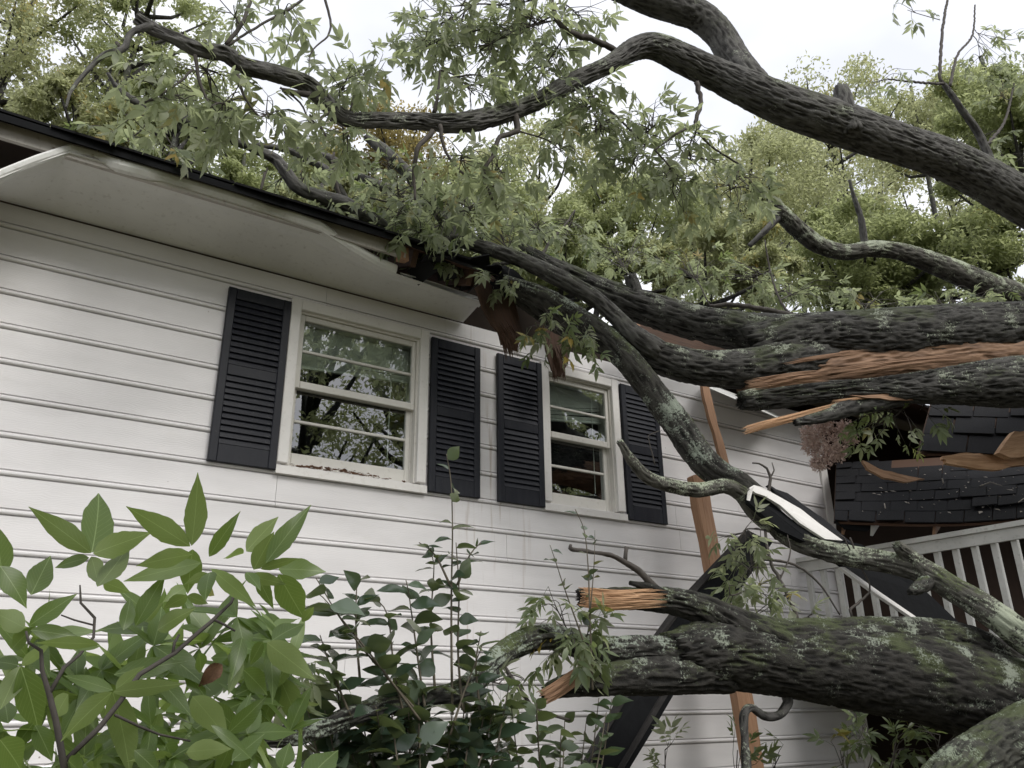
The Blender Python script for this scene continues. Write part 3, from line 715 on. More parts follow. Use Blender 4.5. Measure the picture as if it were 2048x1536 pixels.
def compound_mesh(name, seed, pairs, mat, n=4):
    r = random.Random(seed); mb = MB(); Lr = .52
    pts = [(0, 0, 0), (.01, Lr * .5, .02), (0, Lr, -.01)]
    def put(base, ang, ln, tilt, roll):
        V, F, U = blade(n, r.uniform(.27, .36), r.uniform(.05, .45), r.uniform(.02, .34), 0, r.random(), r.uniform(-.4, .4), r.uniform(0, .3))
        M = Matrix.Translation(base) @ Matrix.Rotation(ang, 4, 'Z') @ Matrix.Rotation(tilt, 4, 'X') @ Matrix.Rotation(roll, 4, 'Y') @ Matrix.Scale(ln, 4)
        mb.add([tuple(M @ Vector(v)) for v in V], F, U)
    put((0, Lr, -.01), r.uniform(-.2, .2), r.uniform(.46, .56), r.uniform(-.5, .1), r.uniform(-.3, .3))
    for k in range(pairs):
        t = Lr * (.93 - .29 * k)
        ln = (.48 - .09 * k) * r.uniform(.85, 1.1)
        for sg in (-1, 1):
            put((0, t, 0), sg * (r.uniform(.55, 1.15)), ln, r.uniform(-.7, .2), sg * r.uniform(-.7, .4))
    V, F = tube_simple(pts, [.008, .006, .004], 3); mb.add(V, F, [(0, .5, 0)] * len(V))
    me = mesh_np(name, np.array(mb.v), mb.f, True, {'bco': ('FLOAT_VECTOR', np.array(mb.c))}); me.materials.append(mat); return me
HI = [compound_mesh('leaf', 100 + i, 2 + (i % 2), LEAF_HI) for i in range(8)]
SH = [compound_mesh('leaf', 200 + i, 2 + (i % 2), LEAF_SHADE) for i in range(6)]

LEAFN = {}; BAKE = {}
def orient(pos, d, nrm, s):
    d = Vector(d).normalized(); z = Vector(nrm); z = z - d * z.dot(d)
    if z.length < 1e-4: z = Vector((1, 0, 0)) - d * d.x
    z.normalize(); x = d.cross(z)
    M = Matrix.Identity(4)
    for i in range(3): M[i][0] = x[i] * s; M[i][1] = d[i] * s; M[i][2] = z[i] * s; M[i][3] = float(pos[i])
    return M
def leafy(parent, x, y, Y, rx, ry, n, start=None, meshes=HI, size=.26, ydep=.25, droop=.55, seed=0, twr=.006, D=None, name='twig', mat=None, bare=0, more=1):
    """a leafy spray: a twig from start to its middle, side shoots, and a compound leaf at each shoot's end"""
    r = random.Random(seed * 77 + int(x) * 3 + int(y)); c = P(x, y, Y); k = mpp(c); n = int(n * more)
    a = P(*start) if start is not None else c + UP * ry * k * .9 + np.array([r.uniform(-.1, .1), 0, .0])
    mid = (a + c) / 2 + np.array([r.uniform(-1, 1), r.uniform(-1, 1), r.uniform(-.3, 1)]) * np.linalg.norm(c - a) * .12
    main = catmull(np.array([a, mid, c]), max(.02, np.linalg.norm(c - a) / 10)); mb = MB()
    mb.tube(main, np.linspace(twr, twr * .55, len(main)), 5)
    mats = []; nsh = max(2, n // 2)
    for i in range(nsh + bare):
        b = main[int(len(main) * r.uniform(.35, .98))]
        q = r.uniform(.35, 1) ** .7; ang = r.uniform(0, 2 * math.pi)
        e = c + RT * math.cos(ang) * rx * k * q + UP * math.sin(ang) * ry * k * q + FW * r.uniform(-ydep, ydep)
        m_ = (b + e) / 2 + np.array([0, 0, 1]) * np.linalg.norm(e - b) * r.uniform(-.05, .25) + np.array([r.uniform(-1, 1), r.uniform(-1, 1), 0]) * np.linalg.norm(e - b) * .12
        sh = catmull(np.array([b, m_, e]), max(.02, np.linalg.norm(e - b) / 6)); mb.tube(sh, np.linspace(twr * .6, twr * .28, len(sh)), 4)
        if i >= nsh: continue
        tip = sh[-1] - sh[-2]; tip = tip / (np.linalg.norm(tip) + 1e-9)
        for j in range(2 if i < nsh - n % 2 else 1):
            pos = sh[-1] if j == 0 else sh[int(len(sh) * r.uniform(.45, .85))]
            d = tip * .7 + np.array([r.gauss(0, .55), r.gauss(0, .55), r.gauss(0, .35) - droop * r.uniform(.4, 1.6)])
            nr_ = np.array([r.gauss(0, .6), r.gauss(0, .6), 1.0 + r.gauss(0, .35)])
            mats.append(orient(pos, d, nr_, size * r.uniform(.68, 1.2)))
    tw = mb.obj(name, mat or TWIG, parent, True)
    for i, M in enumerate(mats):
        me = r.choice(meshes); cnt = LEAFN.get(parent.name, 0)
        if cnt < 290 and (i % more == 0):
            link(bpy.data.objects.new('leaf', me), tw, M); LEAFN[parent.name] = cnt + 1
        else: BAKE.setdefault(parent.name, []).append((me, M, r.random()))
    return tw
def bake_foliage(parent, mat):
    """the leaves past the first 290 of a tree, as one mass"""
    L_ = BAKE.pop(parent.name, [])
    if not L_: return
    Vs, Fs, Ts, Cs = [], [], [], []; b = 0; cache = {}
    for me, M, t in L_:
        if me.name not in cache:
            v = np.empty(len(me.vertices) * 3, np.float32); me.vertices.foreach_get('co', v); cache[me.name] = (v.reshape(-1, 3), [tuple(p.vertices) for p in me.polygons])
        v, f = cache[me.name]; A4 = np.array(M); Vs.append(v @ A4[:3, :3].T + A4[:3, 3]); Fs += [tuple(i + b for i in q) for q in f]; Ts.append(np.full(len(v), t)); b += len(v)
    me = mesh_np('foliage', np.vstack(Vs), Fs, True, {'tint': ('FLOAT', np.concatenate(Ts))}); me.materials.append(mat)
    kind(link(bpy.data.objects.new('foliage', me), parent), 'stuff')
def twig(parent, px, name='twig', mat=None, n=6):
    C = np.array([[*P(a, b, Y), .5 * d * mpp(P(a, b, Y))] for a, b, Y, d in px]); Q = catmull(C, .03)
    rr_ = random.Random(int(px[0][0] * 7 + px[0][1]))
    for q in Q[1:-1]: q[:3] += np.array([rr_.uniform(-1, 1), rr_.uniform(-1, 1), rr_.uniform(-1, 1)]) * q[3] * .35
    mb = MB(); mb.tube(Q[:, :3], Q[:, 3], n); return mb.obj(name, mat or TWIG, parent, True)

# ------------------------------------------------------------------ bough overhanging the roof
A = thing('overhanging_bough', 'long grey bough arching against the sky above the roof', 'fallen bough', P(2048, 400, -2.65))
limb('bough', [(2500, 660, -3.0, 165), (2300, 548, -2.85, 150), (2048, 414, -2.65, 128), (1900, 336, -2.5, 124), (1780, 290, -2.4, 116), (1680, 252, -2.3, 112), (1580, 216, -2.2, 106), (1500, 180, -2.1, 96),
     (1430, 148, -2.0, 82), (1370, 118, -1.95, 75), (1315, 92, -1.9, 66), (1275, 97, -1.85, 58), (1225, 128, -1.8, 46), (1150, 165, -1.7, 46), (1080, 204, -1.65, 50), (1000, 230, -1.6, 54), (930, 243, -1.6, 54),
     (850, 240, -1.5, 48), (770, 238, -1.5, 44), (700, 235, -1.5, 44), (660, 205, -1.5, 44), (620, 168, -1.5, 44), (560, 147, -1.5, 42), (490, 130, -1.5, 37), (450, 105, -1.5, 34), (400, 98, -1.5, 32), (350, 75, -1.5, 28), (300, 52, -1.5, 26), (276, 36, -1.5, 22)], BARK_SKY, A, amp=.7, furrow=.014, kd=.70)
limb('fork', [(1530, 188, -2.15, 70), (1495, 150, -2.08, 84), (1468, 112, -2.0, 82), (1442, 66, -1.95, 82), (1400, 30, -1.9, 82), (1340, 8, -1.85, 80), (1270, -16, -1.8, 76), (1100, -90, -1.7, 70)], BARK_SKY, A, amp=.7, furrow=.014, kd=.70)
limb('stub', [(1700, 262, -2.35, 72), (1690, 225, -2.36, 58), (1684, 196, -2.36, 50), (1682, 182, -2.36, 40)], BARK_SKY, A, amp=.7, furrow=.014, kd=.70)
limb('hooked_tip', [(300, 52, -1.5, 24), (262, 66, -1.5, 19), (246, 98, -1.5, 18), (205, 112, -1.5, 15), (168, 148, -1.5, 12), (142, 182, -1.5, 10), (132, 216, -1.5, 6)], BARK_SKY, A, amp=.7, furrow=.014, kd=.70)
for px in ([(1245, 110, -1.8, 15), (1195, 82, -1.8, 13), (1132, 62, -1.8, 13), (1110, 30, -1.8, 11), (1100, -10, -1.8, 9)], [(452, 88, -1.5, 8), (480, 52, -1.5, 9), (500, 8, -1.5, 8), (512, -30, -1.5, 7)],
           [(455, 92, -1.5, 5), (520, 50, -1.5, 5), (590, 10, -1.5, 5), (620, -20, -1.5, 5)], [(645, -20, -1.5, 6), (660, 40, -1.5, 5), (655, 72, -1.5, 4), (622, 105, -1.5, 3), (618, 150, -1.5, 2)],
           [(865, 262, -1.55, 12), (835, 300, -1.55, 10), (828, 350, -1.5, 8), (830, 400, -1.5, 5)], [(1030, 230, -1.62, 15), (1036, 262, -1.62, 12), (1000, 275, -1.6, 10), (985, 312, -1.6, 9), (968, 345, -1.6, 8), (985, 400, -1.6, 5)],
           [(1393, 165, -2.0, 12), (1402, 205, -2.0, 9), (1392, 250, -2.0, 8), (1420, 290, -2.0, 5), (1480, 330, -2.0, 4)], [(1392, 248, -2.0, 7), (1350, 270, -2.0, 5), (1310, 300, -2.0, 4)],
           [(1175, 175, -1.7, 8), (1190, 200, -1.7, 6), (1235, 235, -1.7, 5), (1290, 290, -1.7, 3)], [(390, 110, -1.5, 8), (400, 165, -1.5, 7), (420, 215, -1.5, 4)], [(385, 140, -1.5, 6), (350, 170, -1.5, 5), (290, 205, -1.5, 4)],
           [(880, 250, -1.6, 9), (890, 300, -1.6, 6), (930, 350, -1.6, 5), (1010, 380, -1.6, 3)], [(240, 98, -1.5, 9), (233, 84, -1.5, 7)], [(680, 215, -1.5, 9), (640, 240, -1.5, 6), (660, 285, -1.5, 4)],
           [(475, 150, -1.5, 8), (492, 200, -1.5, 5), (520, 235, -1.5, 4)], [(560, 175, -1.5, 5), (600, 205, -1.5, 4), (620, 250, -1.5, 3)], [(620, 190, -1.5, 14), (600, 186, -1.5, 12), (565, 180, -1.5, 9)],
           [(868, 225, -1.55, 9), (875, 190, -1.55, 6), (880, 140, -1.55, 4)]):
    twig(A, px)
spA = [(880, 50, -1.5, 75, 55, 13, (1000, 10, -1.6)), (960, 100, -1.5, 90, 70, 18, (1110, 40, -1.75)), (1050, 55, -1.6, 80, 55, 16, (1110, 30, -1.8)), (1085, 140, -1.6, 70, 60, 13, (1135, 62, -1.8)), (950, 190, -1.5, 75, 35, 9, (880, 140, -1.55)),
       (1160, 35, -1.7, 55, 40, 7, (1105, 10, -1.8)), (850, 95, -1.45, 60, 50, 9, (960, 60, -1.6)), (1000, 10, -1.6, 90, 35, 9, (1100, -10, -1.8)),
       (560, 40, -1.5, 45, 40, 5, (590, 10, -1.5)), (470, 30, -1.5, 50, 40, 4, (480, 52, -1.5)), (690, 165, -1.5, 50, 36, 8, (668, 200, -1.5)), (745, 150, -1.45, 42, 40, 7, (700, 225, -1.5)),
       (470, 222, -1.4, 100, 60, 7, (420, 215, -1.5)), (425, 240, -1.35, 70, 36, 3, (420, 205, -1.5)), (545, 232, -1.4, 70, 50, 5, (520, 235, -1.5)), (630, 245, -1.4, 55, 40, 4, (620, 230, -1.5)), (320, 150, -1.4, 70, 50, 3, (350, 170, -1.5)),
       (360, 190, -1.4, 80, 50, 4, (290, 205, -1.5)), (700, 275, -1.5, 45, 28, 5, (660, 240, -1.5)), (250, 230, -1.1, 60, 30, 2, (290, 215, -1.2)), (420, 150, -1.45, 60, 40, 7, (400, 130, -1.5)),
       (1170, 215, -1.65, 70, 45, 12, (1190, 190, -1.7)), (1190, 265, -1.65, 70, 50, 13, (1235, 235, -1.7)), (1120, 300, -1.6, 50, 50, 7, (1036, 262, -1.62)), (1290, 265, -1.8, 70, 70, 11, (1310, 250, -2.0)), (1265, 330, -1.75, 60, 50, 10, (1290, 290, -1.7)),
       (1380, 320, -1.9, 85, 60, 13, (1402, 250, -2.0)), (1460, 380, -1.95, 75, 55, 11, (1480, 330, -2.0)), (1345, 395, -1.8, 75, 45, 11, (1310, 300, -2.0)), (920, 320, -1.55, 80, 45, 9, (930, 300, -1.6)), (1010, 345, -1.55, 60, 50, 7, (968, 345, -1.6))]
for i, q in enumerate(spA): leafy(A, *q[:6], start=q[6], seed=i, size=.19, ydep=.32, more=4)
bake_foliage(A, LEAF_HIS)

# ------------------------------------------------------------------ trunk fallen across the roof
B = thing('fallen_tree', 'huge furrowed trunk lying split across the crushed roof', 'fallen tree', P(1900, 705, -2.0))
limb('trunk', [(2500, 610, -2.8, 100), (2300, 632, -2.55, 98), (2048, 661, -2.25, 102), (1900, 669, -2.02, 104), (1760, 675, -1.78, 102), (1640, 676, -1.55, 92), (1560, 690, -1.4, 110), (1510, 698, -1.3, 100)], BARK, B, lump=.07, furrow=.017)
limb('heartwood', [(2500, 668, -2.72, 150), (2300, 690, -2.47, 146), (2048, 712, -2.17, 128), (1900, 716, -1.95, 112), (1760, 724, -1.72, 92), (1640, 740, -1.5, 78), (1560, 752, -1.38, 62), (1490, 764, -1.3, 40)], HEART, B, amp=1.0, furrow=.03)
limb('upper_fork', [(1640, 676, -1.5, 78), (1560, 670, -1.38, 84), (1480, 660, -1.2, 78), (1400, 645, -1.0, 72), (1300, 618, -.76, 64), (1220, 592, -.55, 56), (1150, 562, -.36, 48), (1090, 535, -.2, 38), (1030, 500, 0, 28)], BARK, B, furrow=.017)
limb('lower_fork', [(1660, 712, -1.55, 90), (1580, 722, -1.45, 112), (1500, 735, -1.35, 98), (1400, 733, -1.2, 88), (1320, 713, -1.08, 82), (1260, 692, -.98, 78), (1190, 672, -.85, 72), (1120, 640, -.70, 62), (1040, 590, -.5, 44)], BARK, B, kd=.86, furrow=.017)
limb('side_limb', [(1310, 700, -1.12, 62), (1272, 675, -1.08, 56), (1235, 640, -1.0, 46), (1190, 600, -.92, 44), (1120, 560, -.8, 42), (1040, 522, -.65, 38), (960, 495, -.5, 34), (895, 478, -.32, 28)], BARK_SKY, B, kd=.76)
limb('branch', [(915, 488, -.35, 24), (890, 440, -.25, 24), (832, 366, -.1, 25), (780, 312, .0, 23), (735, 276, .1, 18)], BARK_SKY, B)
limb('branch', [(790, 470, -.3, 28), (745, 440, -.38, 28), (712, 422, -.42, 28), (685, 405, -.45, 26), (640, 392, -.45, 24), (600, 376, -.45, 24), (572, 342, -.45, 22), (550, 318, -.43, 20), (500, 297, -.42, 18), (450, 276, -.5, 17), (395, 250, -.55, 16), (340, 228, -.58, 15), (290, 212, -.6, 14), (242, 182, -.6, 12), (218, 145, -.6, 6)], BARK_SKY, B)
limb('branch', [(745, 452, -.32, 18), (700, 412, -.34, 17), (658, 346, -.34, 16), (612, 320, -.3, 14), (570, 300, -.3, 13), (510, 290, -.28, 10)], BARK_SKY, B)
limb('branch', [(780, 380, .25, 20), (735, 362, .28, 19), (700, 346, .3, 18), (660, 318, .3, 16), (610, 305, .3, 14), (572, 282, .3, 10)], BARK_SKY, B)
limb('branch', [(720, 425, -.4, 14), (670, 410, -.4, 14), (620, 420, -.4, 9)], BARK_SKY, B)
limb('stub', [(1275, 600, -.72, 30), (1268, 572, -.72, 26), (1262, 555, -.72, 24)], BARK, B)
limb('bark_slab', [(2500, 720, -2.9, 110), (2300, 738, -2.65, 104), (2048, 752, -2.35, 94), (1900, 762, -2.1, 66), (1760, 770, -1.87, 46), (1640, 780, -1.64, 42), (1560, 792, -1.48, 42), (1500, 799, -1.36, 40), (1478, 801, -1.33, 34)], BARK, B, furrow=.017)
slivers('split_wood', (1485, 768, -1.46), (1660, 752, -1.80), 24, 16, RAW, B, 1)
slivers('split_wood', (1640, 748, -1.76), (1960, 712, -2.30), 20, 16, RAW, B, 2)
slivers('split_wood', (1560, 728, -1.62), (1740, 700, -1.98), 9, 8, RAW, B, 3)
slivers('splinter', (1484, 864, -1.56), (1700, 803, -1.77), 17, 18, PALE, B, 4, butt=True)
slivers('splinter', (1660, 806, -1.72), (1800, 786, -1.94), 9, 8, PALE, B, 5)
limb('bark_strip', [(1800, 800, -1.9, 30), (1700, 815, -1.76, 34), (1640, 834, -1.70, 24), (1590, 845, -1.66, 10)], BARK, B)
slab('splinter_face', jag([(1700, 790, -1.82), (1800, 786, -1.95), (1830, 800, -1.98), (1780, 800, -1.92)], 2, 3, 8), .02, RAW, B)
for px in ([(1590, 640, -1.2, 6), (1560, 600, -1.1, 5), (1540, 540, -1.0, 4), (1530, 480, -1.0, 3)], [(1080, 530, -.15, 8), (1095, 490, -.1, 6), (1130, 450, -.1, 4), (1150, 420, -.1, 3)], [(880, 440, -.25, 8), (850, 400, -.2, 6), (790, 405, -.2, 4), (740, 395, -.2, 3)],
           [(680, 395, -.45, 7), (665, 330, -.45, 5), (668, 305, -.45, 5)], [(530, 345, -.4, 6), (522, 380, -.4, 4), (535, 335, -.4, 3)], [(1620, 640, -1.3, 12), (1560, 625, -1.2, 12), (1470, 610, -1.1, 10), (1420, 612, -1.0, 8)]): twig(B, px)
spB = [(800, 395, -.3, 80, 50, 12, (832, 366, -.1)), (870, 420, -.4, 70, 50, 14, (850, 400, -.25)), (950, 420, -.4, 80, 55, 15, (890, 440, -.25)), (780, 340, -.1, 60, 40, 8, (780, 312, 0)), (1050, 440, -.3, 80, 50, 13, (1095, 490, -.1)),
       (840, 465, -.62, 55, 35, 12, (885, 455, -.4)), (790, 440, -.5, 50, 35, 9, (830, 400, -.3)), (700, 420, -.35, 50, 30, 4, (700, 400, -.34)), (600, 345, -.3, 45, 30, 3, (600, 376, -.45)), (240, 285, -.5, 55, 20, 4, (290, 250, -.6)), (325, 312, -.48, 55, 16, 4, (340, 228, -.58)),
       (1000, 470, -.3, 60, 40, 9, (1040, 522, -.65)), (1130, 470, .1, 80, 50, 12, (1150, 420, -.1)), (560, 360, -.3, 60, 35, 3, (572, 342, -.45)), (1250, 510, .2, 90, 50, 13, (1262, 555, -.72)), (1370, 540, -.3, 80, 40, 12, (1420, 612, -1.0)),
       (1480, 560, -.6, 90, 40, 13, (1540, 540, -1.0)), (1000, 560, -.65, 30, 25, 5, (1010, 530, -.6)), (900, 500, -.62, 40, 25, 5, (895, 478, -.5)), (1600, 590, -.9, 80, 35, 10, (1560, 600, -1.1)), (1750, 600, -1.1, 90, 30, 10, (1700, 640, -1.4)), (1930, 600, -1.6, 90, 30, 10, (1900, 640, -1.8))]
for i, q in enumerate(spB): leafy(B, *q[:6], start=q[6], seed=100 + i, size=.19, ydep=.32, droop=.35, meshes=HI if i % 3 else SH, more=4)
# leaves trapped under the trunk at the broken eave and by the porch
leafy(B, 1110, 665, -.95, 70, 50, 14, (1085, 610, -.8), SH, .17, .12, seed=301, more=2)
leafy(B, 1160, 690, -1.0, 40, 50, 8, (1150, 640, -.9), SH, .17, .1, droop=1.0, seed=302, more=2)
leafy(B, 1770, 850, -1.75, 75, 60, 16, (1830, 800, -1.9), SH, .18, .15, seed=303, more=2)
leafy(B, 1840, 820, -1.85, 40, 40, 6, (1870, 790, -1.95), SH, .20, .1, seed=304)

bake_foliage(B, LEAF_HIS)
# ------------------------------------------------------------------ bough leaning from the eave to the ground
Cc = thing('leaning_bough', 'dark lichen spotted bough leaning down from the eave past the narrow window', 'fallen bough', P(2048, 1285, -2.5))
limb('bough', [(1015, 562, -.72, 34), (1080, 592, -.8, 52), (1130, 622, -.85, 62), (1200, 672, -.95, 66), (1260, 727, -1.05, 70), (1310, 785, -1.1, 72), (1360, 848, -1.15, 76), (1392, 900, -1.2, 78), (1430, 942, -1.25, 78), (1488, 975, -1.32, 64), (1530, 1015, -1.4, 56), (1562, 1062, -1.48, 54)], BARK_MID, Cc, kd=.74)
limb('lichened_length', [(1535, 1040, -1.43, 38), (1565, 1068, -1.49, 46), (1620, 1094, -1.62, 50), (1700, 1112, -1.8, 52), (1780, 1124, -1.97, 56), (1850, 1145, -2.1, 62), (1920, 1186, -2.25, 64), (1990, 1232, -2.4, 68), (2070, 1290, -2.52, 74), (2250, 1400, -2.75, 90)], BARK_LICHEN, Cc, kd=.78)
limb('broken_branch', [(1241, 884, -1.52, 12), (1262, 918, -1.5, 20), (1295, 953, -1.48, 25), (1340, 970, -1.45, 28), (1400, 981, -1.43, 30), (1450, 974, -1.42, 33), (1482, 988, -1.42, 36), (1512, 1022, -1.42, 40), (1540, 1048, -1.44, 40)], BARK_LICHEN, Cc, kd=.9)
limb('stub', [(1865, 1150, -2.14, 50), (1830, 1118, -2.1, 32), (1805, 1098, -2.08, 24), (1794, 1090, -2.08, 18)], BARK_LICHEN, Cc)
limb('stub', [(1855, 1165, -2.13, 30), (1835, 1178, -2.14, 22), (1822, 1184, -2.14, 12)], BARK_MID, Cc)
for px in ([(1545, 1060, -1.5, 8), (1536, 1000, -1.5, 7), (1540, 950, -1.5, 6), (1525, 930, -1.5, 4), (1505, 926, -1.5, 3)], [(1540, 955, -1.5, 4), (1548, 940, -1.5, 3), (1544, 925, -1.5, 2)], [(1600, 1250, -1.8, 9), (1575, 1190, -1.7, 8), (1540, 1120, -1.6, 7), (1530, 1060, -1.5, 6)],
           [(1540, 1120, -1.6, 5), (1590, 1130, -1.65, 5), (1640, 1170, -1.7, 4), (1680, 1230, -1.75, 3)], [(1700, 1075, -1.85, 4), (1720, 1130, -1.85, 4), (1740, 1180, -1.85, 4), (1700, 1220, -1.85, 6), (1705, 1238, -1.85, 6)], [(1700, 1100, -1.85, 3), (1688, 1075, -1.85, 3), (1676, 1068, -1.85, 2)],
           [(1310, 930, -1.2, 3), (1300, 890, -1.2, 2), (1296, 872, -1.2, 2), (1318, 862, -1.2, 2)], [(1560, 1150, -1.6, 4), (1520, 1170, -1.6, 3), (1470, 1190, -1.6, 3)], [(1555, 1170, -1.65, 4), (1580, 1110, -1.65, 3), (1575, 1070, -1.6, 2)]): twig(Cc, px)
for i, q in enumerate([(1480, 1075, -1.6, 45, 50, 9, (1530, 1060, -1.5)), (1500, 1140, -1.6, 50, 55, 11, (1540, 1120, -1.6)), (1540, 1210, -1.65, 45, 40, 7, (1575, 1190, -1.7)), (1460, 1190, -1.6, 35, 35, 4, (1470, 1190, -1.6)), (1630, 1240, -1.8, 35, 20, 3, (1600, 1240, -1.8))]):
    leafy(Cc, *q[:6], start=q[6], seed=400 + i, more=2, size=.19, ydep=.12, meshes=HI)

bake_foliage(Cc, LEAF_HIS)
# ------------------------------------------------------------------ broken log in front of the wall
D = thing('broken_log', 'thick mossy log with a snapped pale end in front of the wall', 'fallen log', P(2048, 1420, -2.3))
limb('log', [(2500, 1500, -2.8, 270), (2250, 1450, -2.55, 250), (2048, 1412, -2.3, 180), (1950, 1386, -2.2, 176), (1850, 1360, -2.12, 176), (1750, 1344, -2.05, 172), (1650, 1332, -2.0, 158), (1550, 1325, -1.97, 138), (1460, 1312, -1.95, 140), (1400, 1310, -1.95, 120), (1360, 1315, -1.95, 90)], BARK_LOG, D, lump=.06, amp=.8, furrow=.017)
limb('snapped_limb', [(2060, 1350, -2.33, 60), (1960, 1300, -2.24, 80), (1860, 1278, -2.15, 84), (1750, 1282, -2.1, 86), (1640, 1292, -2.05, 92), (1540, 1290, -2.02, 96), (1460, 1258, -2.0, 78), (1400, 1222, -1.97, 58), (1340, 1203, -1.95, 48), (1270, 1198, -1.93, 40), (1200, 1197, -1.92, 36), (1160, 1194, -1.91, 34)], BARK_LOG, D)
slivers('split_end', (1160, 1194, -1.98), (1335, 1200, -2.02), 40, 26, PALE, D, 6, butt=True)
limb('bark_flake', [(1330, 1186, -2.0, 16), (1300, 1174, -1.98, 16), (1260, 1166, -1.96, 10)], BARK_LOG, D)
limb('low_branch', [(1430, 1312, -1.97, 84), (1370, 1306, -1.97, 66), (1300, 1298, -1.97, 56), (1230, 1300, -1.96, 58), (1170, 1296, -1.95, 54), (1105, 1276, -1.95, 50), (1050, 1284, -1.96, 52), (1000, 1314, -2.0, 50), (955, 1358, -2.05, 50), (905, 1388, -2.1, 48), (820, 1404, -2.15, 44), (740, 1420, -2.2, 42), (660, 1450, -2.25, 42), (580, 1472, -2.3, 42), (510, 1482, -2.35, 42), (430, 1500, -2.4, 40), (330, 1520, -2.5, 38)], BARK_MID, D, kd=.84)
limb('low_stub', [(1450, 1345, -1.98, 90), (1350, 1350, -2.0, 82), (1260, 1356, -2.0, 74), (1180, 1366, -2.0, 64), (1120, 1378, -2.0, 50), (1090, 1388, -2.0, 34)], BARK_LOG, D, kd=.84)
slivers('split_stub', (1082, 1394, -2.07), (1190, 1335, -2.09), 30, 18, RAW, D, 7, butt=True)
limb('shoot', [(1312, 1178, -1.98, 16), (1298, 1164, -1.98, 14), (1270, 1138, -1.98, 13), (1222, 1112, -1.98, 11), (1180, 1104, -1.98, 9), (1142, 1098, -1.98, 8), (1140, 1090, -1.98, 6)], TWIG, D)
twig(D, [(1250, 1126, -1.98, 9), (1252, 1108, -1.98, 8), (1253, 1094, -1.98, 8)], 'shoot')
limb('hooked_branch', [(1572, 1390, -2.0, 20), (1574, 1408, -2.02, 19), (1556, 1430, -2.04, 19), (1528, 1432, -2.04, 17), (1502, 1416, -2.05, 15), (1488, 1432, -2.05, 18), (1490, 1490, -2.06, 18), (1494, 1545, -2.08, 20), (1496, 1620, -2.1, 22)], BARK, D)
twig(D, [(1000, 1320, -2.03, 9), (1040, 1380, -2.05, 9), (1075, 1420, -2.06, 8), (1140, 1440, -2.08, 6)]); twig(D, [(640, 1400, -2.2, 8), (600, 1370, -2.2, 7), (560, 1350, -2.2, 5), (530, 1320, -2.2, 3)])
for i, q in enumerate([(1110, 1210, -2.0, 45, 45, 7, (1150, 1290, -1.95)), (1150, 1310, -2.05, 60, 50, 12, (1160, 1250, -1.98)), (1180, 1250, -2.0, 35, 40, 5, (1165, 1290, -1.95)), (1010, 1370, -2.1, 45, 40, 6, (960, 1358, -2.05)), (560, 1320, -2.25, 60, 40, 6, (560, 1350, -2.2))]):
    leafy(D, *q[:6], start=q[6], seed=450 + i, more=2, size=.17, ydep=.1, meshes=SH, droop=.7, twr=.004)

bake_foliage(D, LEAF_HIS)
E_ = thing('lichened_log', 'pale lichen crusted log end rising at the lower corner below the thick log', 'fallen log', P(1990, 1510, -2.6))
limb('log', [(1740, 1700, -2.75, 104), (1830, 1618, -2.7, 108), (1910, 1556, -2.65, 112), (1985, 1508, -2.6, 116), (2070, 1462, -2.55, 120), (2250, 1370, -2.5, 126)], BARK_CRUST, E_, kd=.82)

# grey bough lying beyond the ridge
G = thing('distant_bough', 'weathered grey bough lying among leaves behind the roof', 'fallen bough', PD(1990, 570, 11))
def far_limb(name, px, mat, parent):
    q = []
    for x, y, D_, d in px:
        p = PD(x, y, D_); q.append((x, y, p[1], d))
    return limb(name, q, mat, parent)
far_limb('bough', [(2200, 660, 11.5, 60), (2060, 600, 11.2, 56), (1960, 560, 11, 52), (1880, 528, 10.9, 44), (1800, 500, 10.8, 34), (1740, 495, 10.7, 30), (1690, 502, 10.6, 30), (1640, 490, 10.5, 32), (1595, 458, 10.4, 30), (1560, 425, 10.3, 26), (1540, 412, 10.3, 20)], BARK_LICHEN, G)
far_limb('branch', [(1560, 430, 10.3, 14), (1530, 462, 10.2, 13), (1500, 490, 10.2, 10)], BARK_SKY, G)
far_limb('branch', [(1730, 490, 10.7, 14), (1722, 440, 10.7, 12), (1710, 400, 10.7, 9), (1700, 360, 10.7, 5)], BARK_SKY, G)

# leafy sapling standing behind the trunk at the edge
H = thing('leaning_sapling', 'thin bare stemmed sapling with few leaves beside the overhanging bough', 'sapling', P(1990, 350, -1.9))
limb('stem', [(2010, 420, -1.9, 20), (1990, 345, -1.9, 18), (1960, 270, -1.9, 15), (1920, 215, -1.9, 12), (1890, 170, -1.9, 10)], BARK_SKY, H)
for px in ([(1892, 172, -1.9, 8), (1880, 150, -1.9, 7), (1885, 60, -1.9, 6), (1895, 0, -1.9, 5)], [(1890, 168, -1.9, 6), (1840, 165, -1.9, 5), (1775, 158, -1.9, 3)], [(1900, 172, -1.9, 6), (1915, 110, -1.9, 5), (1945, 70, -1.9, 4), (1950, 10, -1.9, 3)], [(1975, 290, -1.9, 7), (2010, 240, -1.9, 5), (2030, 160, -1.9, 4)]): twig(H, px)
for i, q in enumerate([(1755, 165, -1.9, 40, 45, 6, (1775, 158, -1.9)), (1815, 20, -1.9, 40, 35, 4, (1880, 40, -1.9)), (1960, 120, -1.8, 60, 50, 10, (1945, 70, -1.9)), (2000, 190, -1.8, 60, 55, 12, (2020, 200, -1.9)), (1970, 270, -1.8, 50, 45, 8, (1990, 260, -1.9)), (2020, 80, -1.8, 45, 50, 8, (1950, 60, -1.9)), (2030, 330, -1.8, 45, 40, 8, (2000, 300, -1.9))]):
    leafy(H, *q[:6], start=q[6], seed=500 + i, more=2, size=.20, ydep=.25, meshes=HI, twr=.005)
#PART3
bake_foliage(H, LEAF_HIS)
